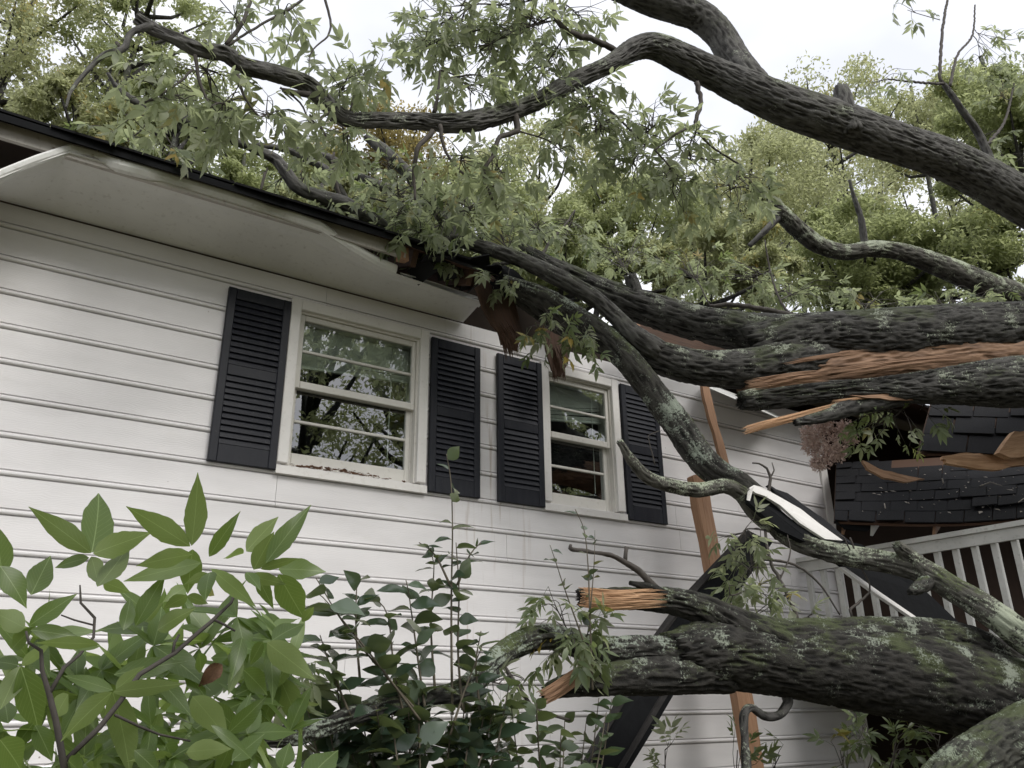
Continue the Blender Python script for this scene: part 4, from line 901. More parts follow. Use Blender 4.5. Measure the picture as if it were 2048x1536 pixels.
# ------------------------------------------------------------------ hickory sapling close to the camera
F_ = thing('hickory_sapling', 'broad leaved green sapling close up in front of the white siding', 'sapling', P(130, 1560, -3.75))
NB = []
for i, wd in enumerate((.24, .29, .34, .38, .43)):
    for j in range(2):
        V, Fc, U = blade(15, wd, .10 + .08 * j, .10 + .08 * j, .05, i * 9 + j, .15 * (j - .5), .12)
        me = mesh_np('leaflet', np.array(V), Fc, True, {'bco': ('FLOAT_VECTOR', np.array(U))}); me.materials.append(LEAF_NEAR); NB.append((wd, me))
mbS = MB()
def near_twig(px, nm='branch'):
    return twig(F_, [(x, y, Y, d) for x, y, Y, d in px], nm)
br = near_twig([(140, 1640, -3.75, 16), (130, 1530, -3.75, 15), (112, 1440, -3.75, 13), (100, 1385, -3.75, 12), (86, 1340, -3.75, 9), (84, 1300, -3.75, 8), (58, 1285, -3.75, 6), (52, 1262, -3.75, 5)])
near_twig([(132, 1520, -3.75, 11), (200, 1455, -3.74, 11), (280, 1350, -3.73, 10), (350, 1305, -3.72, 9), (420, 1245, -3.71, 8), (462, 1205, -3.7, 6), (470, 1185, -3.7, 5)])
near_twig([(100, 1385, -3.75, 9), (130, 1335, -3.74, 8), (160, 1310, -3.73, 6), (186, 1275, -3.72, 6), (190, 1235, -3.72, 6), (162, 1205, -3.72, 5), (160, 1170, -3.72, 3)])
near_twig([(430, 1240, -3.71, 6), (450, 1250, -3.7, 5), (470, 1262, -3.7, 4)]); near_twig([(345, 1310, -3.72, 6), (350, 1285, -3.72, 6), (358, 1270, -3.71, 5)]); near_twig([(186, 1250, -3.72, 4), (150, 1240, -3.72, 4), (122, 1230, -3.72, 3)])
near_twig([(230, 1430, -3.74, 6), (320, 1470, -3.7, 5), (380, 1482, -3.68, 4)])
rl = random.Random(21)
LF = []                                             # (base x, y, tip x, y, width) measured in an enlarged view
LF += [(440, 497, 152, 275, 115, 0), (443, 495, 512, 176, 155, 0), (450, 500, 716, 400, 120, 0), (430, 520, 250, 560, 75, .02), (440, 515, 488, 655, 90, .02), (470, 660, 640, 470, 110, -.02), (500, 640, 605, 672, 40, .03)]
LF += [(918, 465, 600, 255, 120, 0), (925, 462, 975, 108, 118, 0), (1010, 515, 1146, 305, 78, .01), (925, 505, 635, 548, 90, -.01), (970, 545, 588, 625, 115, 0), (930, 480, 905, 700, 120, .03), (1015, 590, 975, 700, 60, -.02), (1020, 575, 1250, 760, 80, -.02), (1010, 600, 880, 640, 60, .01)]
LF += [(1225, 578, 1325, 392, 105, -.02), (1285, 545, 1502, 250, 108, 0), (1190, 490, 1325, 332, 80, .05), (1260, 575, 1440, 514, 66, -.01), (1345, 575, 1570, 574, 118, .01), (1345, 600, 1478, 838, 135, 0), (1235, 595, 1325, 768, 70, .02), (1175, 500, 1060, 495, 45, .02), (1190, 590, 1260, 660, 50, -.02), (1200, 610, 1370, 640, 60, -.01)]
LF += [(1270, 925, 1200, 1040, 95, 0), (1290, 930, 1505, 1095, 125, 0), (1300, 940, 1342, 1200, 95, .02), (1315, 920, 1480, 805, 90, .02), (1460, 830, 1520, 745, 45, 0), (1170, 905, 1130, 1090, 70, .02), (1175, 1060, 1315, 1185, 100, .03), (1100, 1000, 1010, 1000, 60, .03), (1160, 1000, 1110, 1190, 80, .02)]
LF += [(545, 1170, 898, 1120, 100, 0), (540, 1170, 265, 1392, 150, -.02), (545, 1172, 652, 1525, 145, 0), (545, 1160, 305, 1080, 82, .02), (550, 1085, 900, 1010, 120, .03), (560, 1160, 690, 1040, 90, .03)]
LF += [(95, 1045, 0, 1265, 110, 0), (100, 1045, 215, 1385, 150, 0), (90, 1040, -40, 1010, 70, .02), (105, 1040, 240, 930, 80, .03), (10, 600, -20, 350, 190, .02), (0, 560, 140, 745, 150, -.02), (150, 700, 250, 495, 105, 0), (140, 850, 362, 690, 115, .01), (150, 870, 385, 895, 95, 0), (120, 860, -20, 780, 110, .01), (60, 960, 140, 860, 60, .02)]
LF += [(655, 850, 796, 588, 105, .03), (595, 870, 642, 700, 78, .03), (760, 870, 908, 765, 80, .03), (700, 830, 780, 735, 50, .04), (870, 860, 1000, 860, 45, .02), (960, 980, 985, 1090, 55, .03), (905, 705, 790, 760, 90, .05), (905, 705, 1010, 740, 70, .05), (960, 640, 1050, 700, 95, .06), (900, 660, 800, 720, 60, .06)]
LF += [(770, 1260, 720, 1440, 85, .03), (700, 1290, 780, 1250, 45, .04), (930, 1190, 1100, 1380, 150, -.02), (1100, 1370, 1290, 1200, 110, 0), (900, 1070, 1000, 1190, 80, .04), (1020, 1330, 1230, 1480, 60, -.05), (1120, 1500, 1290, 1360, 90, -.02), (900, 1460, 1100, 1430, 120, -.04), (1360, 1540, 1400, 1400, 80, -.03), (1480, 1600, 1640, 1410, 130, -.06)]
LF += [(480, 940, 150, 915, 60, -.04), (480, 950, 335, 955, 40, -.04), (160, 1320, 60, 1450, 110, .02), (170, 1330, 260, 1500, 110, .02), (60, 1420, -20, 1530, 120, 0), (0, 1400, 130, 1560, 110, -.03), (40, 1320, 20, 1190, 90, .03), (330, 1180, 250, 1300, 70, .03), (460, 1420, 500, 1560, 90, .02), (330, 1500, 440, 1600, 100, -.02), (650, 1450, 780, 1560, 110, -.02), (800, 1420, 870, 1560, 100, .02)]
for (bx_, by_, tx, ty, wd_, dy) in LF:
    k = 1 / 2.415; Yb = -3.72 + rl.uniform(-.05, .05) + dy * 2.0
    a = P(bx_ * k, 900 + by_ * k, Yb); b_ = P(tx * k, 900 + ty * k, Yb + rl.uniform(-.05, .05)); d = b_ - a; ln = float(np.linalg.norm(d)); lp = math.hypot(tx - bx_, ty - by_)
    wr = min(.48, .90 * wd_ / lp); me = min(NB, key=lambda q: abs(q[0] - wr) + rl.uniform(0, .02))
    nr_ = (CAM - a) / np.linalg.norm(CAM - a) * rl.choice((1, 1, -1)) + np.array([rl.gauss(0, .25), rl.gauss(0, .25), .35])
    M = orient(a, d, nr_, ln) @ Matrix.Diagonal((wr / me[0], 1, 1, 1))
    link(bpy.data.objects.new('leaflet', me[1]), F_, M)
for i in range(40):                                 # the shaded lower leaves
    hx, hy = rl.uniform(-20, 600), 1230 + 360 * rl.random() ** .8; Yb = -3.62 + rl.uniform(-.06, .22); a0 = rl.uniform(0, 6.28)
    for j in range(5):
        a = P(hx, hy, Yb); ang = a0 + (j - 2) * rl.uniform(.75, 1.1); lp = rl.uniform(80, 150) * (1 if j in (1, 2, 3) else .62)
        b_ = P(hx + lp * math.cos(ang), hy - lp * math.sin(ang), Yb + rl.uniform(-.07, .05)); d = b_ - a
        me = rl.choice(NB)[1]; nr_ = np.array([rl.gauss(0, .5), -.5 + rl.gauss(0, .4), .8])
        link(bpy.data.objects.new('leaflet', me), F_, orient(a, d, nr_, float(np.linalg.norm(d))))
for i in range(34):                                 # deeper, shaded leaves behind them
    hx, hy = rl.uniform(-30, 590), 1190 + 400 * rl.random() ** .75; Yb = -3.30 + rl.uniform(-.12, .25); a0 = rl.uniform(0, 6.28)
    for j in range(5):
        a = P(hx, hy, Yb); ang = a0 + (j - 2) * rl.uniform(.75, 1.1); lp = rl.uniform(60, 115) * (1 if j in (1, 2, 3) else .62)
        d = P(hx + lp * math.cos(ang), hy - lp * math.sin(ang), Yb + rl.uniform(-.09, .06)) - a
        BAKE.setdefault(F_.name, []).append((rl.choice(NB)[1], orient(a, d, np.array([rl.gauss(0, .5), -.5 + rl.gauss(0, .4), .8]), float(np.linalg.norm(d))), rl.random()))
bake_foliage(F_, m_leaf('hickory_inner_foliage', (.085, .14, .034), (.17, .22, .09), trans=.42, vary=.6, attr=True, vein=False, rough=.36, tcol=(.30, .42, .08)))
# a curled dead leaf caught in it
V, Fc, U = blade(8, .6, .7, .5, .12, 77, .9, .5); me = mesh_np('dead_leaf', np.array(V), Fc, True, {'bco': ('FLOAT_VECTOR', np.array(U))}); me.materials.append(LITTER)
o = bpy.data.objects.new('dead_leaf', me); a = P(445, 1330, -3.65); link(o, None, orient(a, P(400, 1368, -3.65) - a, (0, -1, .3), float(np.linalg.norm(P(400, 1368, -3.65) - a)))); tag(o, 'curled brown dead leaf caught among the green sapling leaves', 'leaf')

# ------------------------------------------------------------------ camellia
K = thing('camellia_shrub', 'dark glossy leaved camellia growing against the siding under the wide window', 'shrub', P(880, 1560, -2.2))
CB = []
for j in range(5):
    V, Fc, U = blade(6, .58 + .03 * j, .10 + .06 * j, .05 + .08 * j, .02, j, .2 * (j - 2), .1); me = mesh_np('leaf', np.array(V), Fc, True, {'bco': ('FLOAT_VECTOR', np.array(U))}); me.materials.append(LEAF_CAM); CB.append(me)
CST = m_plain('camellia_stem', (.10, .085, .06), .7, 40)
rc = random.Random(9); ncam = [0]
def cam_leaf(par, p, d, s):
    nr_ = np.array([rc.gauss(0, .7), rc.gauss(-.3, .5), .8]); ncam[0] += 1
    if ncam[0] < 290 or ncam[0] > 5000: link(bpy.data.objects.new('leaf', rc.choice(CB)), par, orient(p, d, nr_, s))
    else: BAKE.setdefault(K.name, []).append((rc.choice(CB), orient(p, d, nr_, s), rc.random()))
def stem(par, px, n, s=.075, lo=.3, d0=6):
    C = np.array([P(x, y, Y) for x, y, Y in px]); Q = catmull(C, .02); mb = MB(); r0 = d0 * .5 * mpp(C[0]); mb.tube(Q, np.linspace(r0, r0 * .35, len(Q)), 5); o = mb.obj('stem', CST, par, True)
    for i in range(n):
        t = lo + (1 - lo) * (i + rc.random()) / n; k = min(len(Q) - 2, int(t * (len(Q) - 1))); T = Q[k + 1] - Q[k]; T /= np.linalg.norm(T)
        ang = i * 2.4 + rc.uniform(-.4, .4); side = np.array([math.cos(ang), math.sin(ang), 0])
        cam_leaf(o, Q[k], T * rc.uniform(.1, .8) + side * 1.0 + np.array([0, 0, rc.uniform(-.3, .3)]), s * 1.3 * rc.uniform(.7, 1.2))
    return o
for px, n, s, lo in (([(905, 1430, -2.2), (903, 1300, -2.2), (903, 1180, -2.2), (905, 1060, -2.2), (902, 965, -2.2), (893, 908, -2.2)], 11, .055, .38), ([(925, 1420, -2.2), (916, 1300, -2.18), (918, 1180, -2.2), (912, 1085, -2.2)], 14, .066, .25),
                     ([(860, 1450, -2.25), (770, 1350, -2.25), (690, 1250, -2.25), (632, 1156, -2.25)], 14, .085, .3), ([(840, 1440, -2.3), (750, 1320, -2.3), (660, 1210, -2.3), (640, 1190, -2.3)], 12, .085, .3), ([(850, 1420, -2.2), (832, 1290, -2.2), (818, 1190, -2.2), (812, 1160, -2.2)], 14, .08, .25),
                     ([(720, 1360, -2.2), (712, 1250, -2.2), (714, 1155, -2.2)], 9, .08, .3), ([(960, 1420, -2.2), (952, 1330, -2.2), (962, 1262, -2.2)], 8, .07, .3), ([(870, 1380, -2.15), (862, 1250, -2.15), (868, 1130, -2.15), (860, 1110, -2.15)], 12, .065, .3),
                     ([(905, 1180, -2.2), (870, 1110, -2.2), (838, 1085, -2.2)], 6, .05, .4), ([(915, 1170, -2.2), (940, 1110, -2.2), (962, 1085, -2.2)], 6, .05, .4), ([(820, 1480, -2.2), (790, 1350, -2.2), (775, 1230, -2.2), (742, 1190, -2.2)], 13, .08, .2),
                     ([(900, 1470, -2.25), (930, 1380, -2.25), (965, 1290, -2.25)], 8, .07, .3), ([(700, 1430, -2.25), (660, 1330, -2.25), (640, 1270, -2.25)], 10, .07, .3)):
    stem(K, px, n, s, lo)
for i in range(11):                                  # dense shaded base
    x = 660 + i * 38 + rc.uniform(-20, 20); y1 = rc.uniform(1330, 1430)
    stem(K, [(850 + (x - 850) * .5, 1620, -2.2), (850 + (x - 850) * .8, 1520, -2.2 + rc.uniform(-.1, .1)), (x, y1, -2.2 + rc.uniform(-.15, .15))], 13, .085, .25)
for i in range(9):
    x = 610 + i * 42 + rc.uniform(-20, 20); y1 = rc.uniform(1370, 1470)
    stem(K, [(850 + (x - 850) * .6, 1640, -2.1), (850 + (x - 850) * .85, 1540, -2.1 + rc.uniform(-.1, .1)), (x, y1, -2.1 + rc.uniform(-.15, .15))], 14, .085, .15)
bake_foliage(K, m_leaf('camellia_foliage', (.032, .056, .036), (.08, .11, .07), trans=.2, rough=.22, vary=.55, vein=False, attr=True, spec=.6)); ncam[0] = 9000
K2 = thing('mixed_shrub', 'mid green shrub tangled around the stub of the thick log', 'shrub', P(1120, 1600, -2.05))
LEAF_MID = m_leaf('privet_leaf', (.035, .060, .028), (.085, .11, .06), trans=.25, rough=.35, vary=.5, vein=False)
CBK = CB; CB = []
for me0 in CBK: me = me0.copy(); me.materials.clear(); me.materials.append(LEAF_MID); CB.append(me)
for i in range(11):
    x = 985 + i * 25 + rc.uniform(-15, 15); y1 = rc.uniform(1395, 1470)
    stem(K2, [(1110 + (x - 1110) * .5, 1640, -2.15), (1110 + (x - 1110) * .8, 1540, -2.15 + rc.uniform(-.1, .1)), (x, y1, -2.15 + rc.uniform(-.12, .12))], 11, .062, .2, 5)
for i in range(6):
    x = 470 + i * 30; stem(K2, [(900, 1700, -2.0), (600 + x * .2, 1560, -1.9), (x, rc.uniform(1280, 1370), -1.9)], 9, .06, .45, 5)
CB = CBK
SP = thing('sapling_sprout', 'slender small leaved shoot rising below the narrow window', 'shoot', P(1190, 1400, -2.1))
stem(SP, [(1185, 1380, -2.1), (1180, 1240, -2.1), (1176, 1130, -2.1), (1168, 1060, -2.1), (1150, 1018, -2.1)], 10, .042, .25, 5); stem(SP, [(1180, 1230, -2.1), (1188, 1130, -2.1), (1190, 1060, -2.1)], 5, .04, .3, 3); stem(SP, [(1170, 1290, -2.1), (1130, 1180, -2.1), (1112, 1125, -2.1), (1100, 1090, -2.1)], 6, .05, .3, 4)
# young leafy shoots in front of the foot of the wall
for i, (x, y, lab) in enumerate(((1330, 1500, 'clump of pale hickory shoots at the foot of the leaning board'), (1475, 1500, 'dark leafed shoot beside the hooked branch'), (1560, 1510, 'narrow leaved shoot nearest the shaded wall end'))):
    t = thing('hickory_shoot', lab, 'shoot', P(x, 1600, -1.5), 'shoots at the foot of the wall')
    leafy(t, x, y, -1.5 - .05 * i, 55 - 8 * i, 40, 8 - 2 * i, (x, 1600, -1.5), SH if i else HI, .16, .1, droop=-.5, seed=600 + i, twr=.005)
U_ = thing('shaded_undergrowth', 'dark leafy undergrowth in the shade beneath the thick log', 'shrub', P(1750, 1600, -1.2))
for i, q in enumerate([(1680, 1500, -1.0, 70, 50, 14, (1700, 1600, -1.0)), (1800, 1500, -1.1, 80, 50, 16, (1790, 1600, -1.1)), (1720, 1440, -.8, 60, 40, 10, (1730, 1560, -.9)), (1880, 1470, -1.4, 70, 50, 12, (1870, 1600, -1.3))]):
    leafy(U_, *q[:6], start=q[6], seed=650 + i, size=.22, ydep=.2, meshes=SH, droop=-.2)

# ------------------------------------------------------------------ boards, gutters and other wreckage
def lone(name, label, cat, px, th, mat, jagged=None):
    if jagged: px = jag(px, *jagged)
    return tag(slab(name, px, th, mat), label, cat)
lone('leaning_board', 'bare lumber board leaning upright against the siding', 'board', [(1386, 952, -.42), (1402, 945, -.42), (1420, 990, -.42), (1440, 1110, -.44), (1504, 1385, -.5), (1532, 1560, -.52), (1503, 1560, -.52), (1473, 1385, -.5), (1418, 1130, -.44), (1394, 1010, -.42)], .07, LUMBER, (1.5, 3, 31))
lone('wood_splinter', 'thin pale splinter of lumber hanging from the trunk above the leaning board', 'splinter', [(1405, 770, -.5), (1418, 768, -.5), (1428, 815, -.5), (1440, 862, -.5), (1462, 945, -.5), (1451, 945, -.5), (1429, 865, -.5), (1413, 810, -.5)], .03, LUMBER, (1.5, 3, 32))
lone('hanging_plywood', 'brown plywood sheet with splintered end hanging from the torn eave', 'plywood', [(952, 575, -.52), (985, 548, -.52), (1014, 546, -.52), (1048, 672, -.46), (1038, 678, -.46), (1033, 702, -.45), (1024, 680, -.46), (1018, 696, -.45), (1010, 674, -.46), (1004, 690, -.45), (998, 664, -.46), (984, 650, -.47), (966, 616, -.5)], .018, PLY)
lone('plywood_shard', 'small brown plywood shard dangling over the narrow window top', 'plywood', [(1088, 650, -.35), (1118, 650, -.35), (1140, 695, -.33), (1136, 728, -.32), (1120, 754, -.31), (1104, 740, -.31), (1092, 700, -.33)], .015, PLY)
lone('roof_decking', 'reddish strip of roof decking under the trunk fork', 'plywood', [(1255, 640, -.35), (1300, 650, -.35), (1410, 684, -.35), (1460, 700, -.35), (1455, 712, -.35), (1390, 702, -.35), (1300, 682, -.35), (1260, 668, -.35)], .03, PLY, (1, 3, 35))
lone('stud_end', 'short orange stud end showing between the trunk forks', 'board', [(1269, 640, -.42), (1280, 642, -.42), (1281, 662, -.42), (1270, 660, -.42)], .05, LUMBER)
hp = bpy.data.objects['hanging_plywood']; slivers('torn_fibre', (1000, 640, -.49), (1030, 716, -.47), 34, 14, PLY, hp, 21, depth=.012)
ps = bpy.data.objects['plywood_shard']; slivers('torn_fibre', (1108, 690, -.34), (1122, 764, -.33), 26, 10, PLY, ps, 22, depth=.012)
rq_ = random.Random(12)
for i in range(12):
    x = rq_.uniform(840, 1045); p = P(x, 497 + (x - 840) * .25 + rq_.uniform(-6, 14), -.58 + rq_.uniform(-.06, .1))
    M = Matrix.Translation(p.tolist()) @ Matrix.Rotation(rq_.uniform(-.9, .5), 4, 'X') @ Matrix.Rotation(rq_.uniform(-.5, .5), 4, 'Y') @ Matrix.Rotation(rq_.uniform(-.6, .6), 4, 'Z') @ Matrix.Diagonal((rq_.uniform(.35, .75), rq_.uniform(.4, .8), .8, 1))
    link(bpy.data.objects.new('shingle', me_sh), roof, M)
# crumpled flashing at the roof corner
t = thing('torn_flashing', 'curled black flashing at the broken roof corner', 'flashing', P(1000, 545, -.62)); V = []; F = []
for i in range(9):
    for j in range(14):
        a = -1.9 + j * .33 + i * .03; r_ = .055 + .006 * i + .012 * math.sin(i * 1.3 + j); c0 = P(985 + i * 4, 548 + i * 2.2, -.64); V.append(c0 + RT * math.cos(a) * r_ * 1.2 + UP * math.sin(a) * r_ + FW * (i * .02 - .08))
F = [(i * 14 + j, i * 14 + j + 1, (i + 1) * 14 + j + 1, (i + 1) * 14 + j) for i in range(8) for j in range(13)]
me = mesh_np('sheet', np.array(V), F, True); me.materials.append(DARKMETAL); o = link(bpy.data.objects.new('sheet', me), t); sm = o.modifiers.new('s', 'SOLIDIFY'); sm.thickness = .003

def gutter(t, path, wdv, hv, turn):
    """open gutter trough along a path of world points; wdv across, hv depth"""
    C = catmull(np.array(path), .05); V = []; F = []; n = 7; T, A_, B_ = frames(C)
    pr = [(-.5, .5), (-.56, .45), (-.5, -.3), (-.35, -.5), (.4, -.5), (.5, -.3), (.5, .5)]
    for i, c in enumerate(C):
        tt = T[i]; ax = np.asarray(wdv, float); ax = ax - tt * (ax @ tt); ax /= np.linalg.norm(ax); dn = np.cross(tt, ax)
        cr_ = 1 + .12 * math.sin(i * .9)
        for (a, b_) in pr: V.append(c + ax * a * turn[0] * cr_ + dn * b_ * turn[1])
    F = [(i * n + j, i * n + j + 1, (i + 1) * n + j + 1, (i + 1) * n + j) for i in range(len(C) - 1) for j in range(n - 1)]
    me = mesh_np('trough', np.array(V), F); me.materials.append(DARKMETAL); me.materials.append(SOFFIT); o = link(bpy.data.objects.new('trough', me), t)
    sm = o.modifiers.new('s', 'SOLIDIFY'); sm.thickness = .004; sm.material_offset = 0
    return o
g1 = thing('bent_gutter', 'bent gutter with white rolled edge torn off beside the dark bough', 'gutter', P(1500, 980, -1.51))
slab('trough', [(1496, 986, -1.52), (1512, 984, -1.52), (1530, 994, -1.53), (1590, 1044, -1.58), (1650, 1078, -1.63), (1722, 1088, -1.68), (1790, 1130, -1.74), (1860, 1190, -1.81), (1968, 1292, -1.94), (1900, 1294, -1.90), (1810, 1225, -1.82), (1700, 1140, -1.72), (1640, 1098, -1.66), (1560, 1060, -1.59), (1497, 1004, -1.52)], .03, DARKMETAL, g1)
slab('rolled_edge', [(1498, 976, -1.55), (1508, 970, -1.55), (1524, 974, -1.56), (1560, 994, -1.58), (1602, 1018, -1.61), (1640, 1048, -1.64), (1686, 1081, -1.68), (1650, 1078, -1.66), (1600, 1046, -1.62), (1560, 1010, -1.59), (1530, 992, -1.57), (1512, 986, -1.56)], .02, TRIM, g1)
slab('end_cap', [(1496, 984, -1.56), (1508, 972, -1.56), (1500, 1002, -1.55), (1494, 1000, -1.55)], .004, TRIM, g1)
slab('shingle_strip', jag([(1535, 970, -1.50), (1575, 986, -1.51), (1620, 1018, -1.54), (1665, 1052, -1.58), (1708, 1088, -1.62), (1680, 1078, -1.61), (1636, 1044, -1.58), (1596, 1014, -1.54), (1556, 990, -1.51)], 1.5, 4, 41), .02, SHING, g1)
slab('lower_edge', [(1680, 1134, -1.76), (1690, 1134, -1.76), (1760, 1184, -1.82), (1842, 1240, -1.89), (1832, 1240, -1.89), (1750, 1186, -1.82)], .02, TRIM, g1)
g2 = thing('fallen_gutter', 'long dark gutter length sloping down behind the snapped log end', 'gutter', P(1240, 1540, -1.3))
slab('trough', [(1503, 1064, -.95), (1545, 1085, -.95), (1480, 1180, -1.05), (1400, 1300, -1.15), (1346, 1390, -1.22), (1300, 1470, -1.3), (1245, 1560, -1.36), (1165, 1560, -1.36), (1215, 1460, -1.3), (1262, 1380, -1.22), (1310, 1290, -1.15), (1382, 1190, -1.05)], .05, DARKMETAL, g2)
slab('side_wall', [(1497, 1060, -.97), (1506, 1066, -.97), (1386, 1192, -1.07), (1312, 1292, -1.17), (1264, 1382, -1.25), (1216, 1462, -1.32), (1166, 1562, -1.38), (1158, 1558, -1.38), (1256, 1378, -1.25), (1304, 1288, -1.17), (1377, 1187, -1.07)], .06, PLANKGREY, g2)
slab('rib', [(1440, 1200, -1.13), (1448, 1204, -1.13), (1340, 1380, -1.25), (1240, 1550, -1.40), (1232, 1548, -1.40), (1332, 1376, -1.25)], .02, PLANKGREY, g2)

# ------------------------------------------------------------------ porch
ZR = 2.85
R0, R1 = PZ(1596, 1122, ZR), PZ(2050, 1046, ZR); RD = (R1 - R0) / np.linalg.norm(R1 - R0); RW = np.array([RD[1], -RD[0], 0]); RL = float(np.linalg.norm(R1 - R0)) + 1.2
rail = thing('porch_railing', 'weathered white porch railing with square balusters', 'railing', R0 - np.array([0, 0, 1]))
mb = MB(); mb.beam(R0, R0 + RD * RL, RW * .045, (0, 0, .019)); mb.obj('top_rail', RAILP, rail)
mb = MB(); mb.beam(R0 - (0, 0, .065), R0 + RD * RL - np.array([0, 0, .065]), RW * .016, (0, 0, .044)); mb.obj('apron_rail', RAILP, rail)
mb = MB(); mb.beam(R0 - (0, 0, .92), R0 + RD * RL - np.array([0, 0, .92]), RW * .018, (0, 0, .040)); mb.obj('bottom_rail', RAILP, rail)
mbb = MB(); mbb.box((-.021, -.021, -.90), (.021, .021, 0)); meb = mesh_np('baluster', np.array(mbb.v), mbb.f); meb.materials.append(RAILP)
nb_ = int(RL / .148); ang = math.atan2(RD[1], RD[0])
for i in range(nb_):
    p = R0 + RD * (.07 + i * .148) - RW * .0385 - np.array([0, 0, .024]); link(bpy.data.objects.new('baluster', meb), rail, Matrix.Translation(p.tolist()) @ Matrix.Rotation(ang + random.gauss(0, .02), 4, 'Z') @ Matrix.Rotation(random.gauss(0, .008), 4, 'Y'))
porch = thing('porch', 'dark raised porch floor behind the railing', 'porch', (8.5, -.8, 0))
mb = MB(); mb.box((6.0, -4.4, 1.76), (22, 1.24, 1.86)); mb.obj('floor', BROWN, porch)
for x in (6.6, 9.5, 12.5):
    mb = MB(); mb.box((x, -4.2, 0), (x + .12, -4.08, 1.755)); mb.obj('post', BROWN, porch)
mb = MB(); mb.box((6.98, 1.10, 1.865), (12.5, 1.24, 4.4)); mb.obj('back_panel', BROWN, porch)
# porch roof, sagging
pr_ = thing('porch_roof', 'sagging black shingled porch roof strewn with bark chips', 'roof', P(1850, 980, -1.1))
LLp, LRp, ULp, URp = P(1668, 1040, -.80), P(2140, 1026, -1.85), P(1672, 926, -.05), P(2140, 896, -.95)
def rp(u, v): 
    q = (LLp * (1 - u) + LRp * u) * (1 - v) + (ULp * (1 - u) + URp * u) * v
    return q - np.array([0, 0, .05]) * math.sin(math.pi * u) * (1 - v)
nrm_ = np.cross(LRp - LLp, ULp - LLp); nrm_ /= np.linalg.norm(nrm_); nrm_ = nrm_ if nrm_[2] > 0 else -nrm_
nu, nv = 18, 8; V = [rp(i / nu, j / nv) - nrm_ * .012 for i in range(nu + 1) for j in range(nv + 1)]
F = [(i * (nv + 1) + j, (i + 1) * (nv + 1) + j, (i + 1) * (nv + 1) + j + 1, i * (nv + 1) + j + 1) for i in range(nu) for j in range(nv)]
me = mesh_np('deck', np.array(V), F); me.materials.append(PLY); o = link(bpy.data.objects.new('deck', me), pr_); sm = o.modifiers.new('s', 'SOLIDIFY'); sm.thickness = .02; sm.offset = -1
rs = random.Random(4); ROWS = 7
for row in range(ROWS):
    u = -.02 if row % 2 else -.05
    while u < 1.0:
        w_ = rs.uniform(.10, .135); v0 = row / ROWS - .012; v1 = min(1.0, v0 + 1.9 / ROWS); a, b_ = max(0.0, u) + .002, min(1.0, u + w_) - .002
        if b_ - a > .02 and rs.random() > .04 and not (row >= 5 and .2 < (a + b_) / 2 < .52):
            lift = .010 + rs.uniform(0, .009) + (rs.uniform(.01, .035) if rs.random() < .12 else 0)
            q = [rp(a, v0) + nrm_ * lift, rp(b_, v0) + nrm_ * (lift + rs.uniform(-.006, .010)), rp(b_, v1) + nrm_ * .002, rp(a, v1) + nrm_ * .002]
            slab('shingle', [tuple(x) for x in q], .007, SHING, pr_, world=True)
        u += w_
for i, (a, b_) in enumerate((((.16, .02), (.30, .98)), ((.42, .02), (.56, .98)), ((.68, .02), (.82, .98)), ((.04, .02), (.1, .98)))):
    p, q = rp(*a) - nrm_ * .09, rp(*b_) - nrm_ * .09; mb = MB(); mb.beam(p, q, (.019, 0, 0), nrm_ * .045); mb.obj('rafter', LUMBER if i % 2 else RAILP, pr_)
slab('eave_tear', jag([(1668, 1042, -.81), (1700, 1030, -.8), (1760, 1044, -.95), (1735, 1062, -.9), (1690, 1058, -.82)], 2, 3, 51), .01, DARKMETAL, pr_)
# crushed upper slope with large tilted shingles
us = thing('upper_roof_slope', 'tilted black shingle slope wedged under the trunk above the porch', 'roof', P(1960, 840, -1.6))
c0, c1, c2, c3 = P(1835, 905, -1.45), P(2150, 905, -2.0), P(1870, 775, -1.15), P(2150, 760, -1.75)
def rq(u, v): return (c0 * (1 - u) + c1 * u) * (1 - v) + (c2 * (1 - u) + c3 * u) * v
n2 = np.cross(c1 - c0, c2 - c0); n2 /= np.linalg.norm(n2); n2 = n2 if n2 @ (CAM - c0) > 0 else -n2
slab('deck', [tuple(rq(u, v) - n2 * .015) for u, v in ((0, 0), (1, 0), (1, 1), (0, 1))], .02, PLY, us, world=True)
for row in range(4):
    u = -.08 * (row % 2)
    while u < 1:
        w_ = rs.uniform(.24, .30); v0 = row / 4 + .06 * u; a, b_ = max(0, u) + .006, min(1, u + w_) - .006
        if b_ - a > .05:
            sk = -.13
            q = [rq(a, v0 + sk * a), rq(b_, v0 + sk * b_), rq(b_, min(1, v0 + .36 + sk * b_)), rq(a, min(1, v0 + .36 + sk * a))]; li = .012 + rs.uniform(0, .02)
            q = [q[0] + n2 * li, q[1] + n2 * (li + rs.uniform(0, .012)), q[2] + n2 * .002, q[3] + n2 * .003]; slab('shingle', [tuple(x) for x in q], .008, SHING, us, world=True)
        u += w_
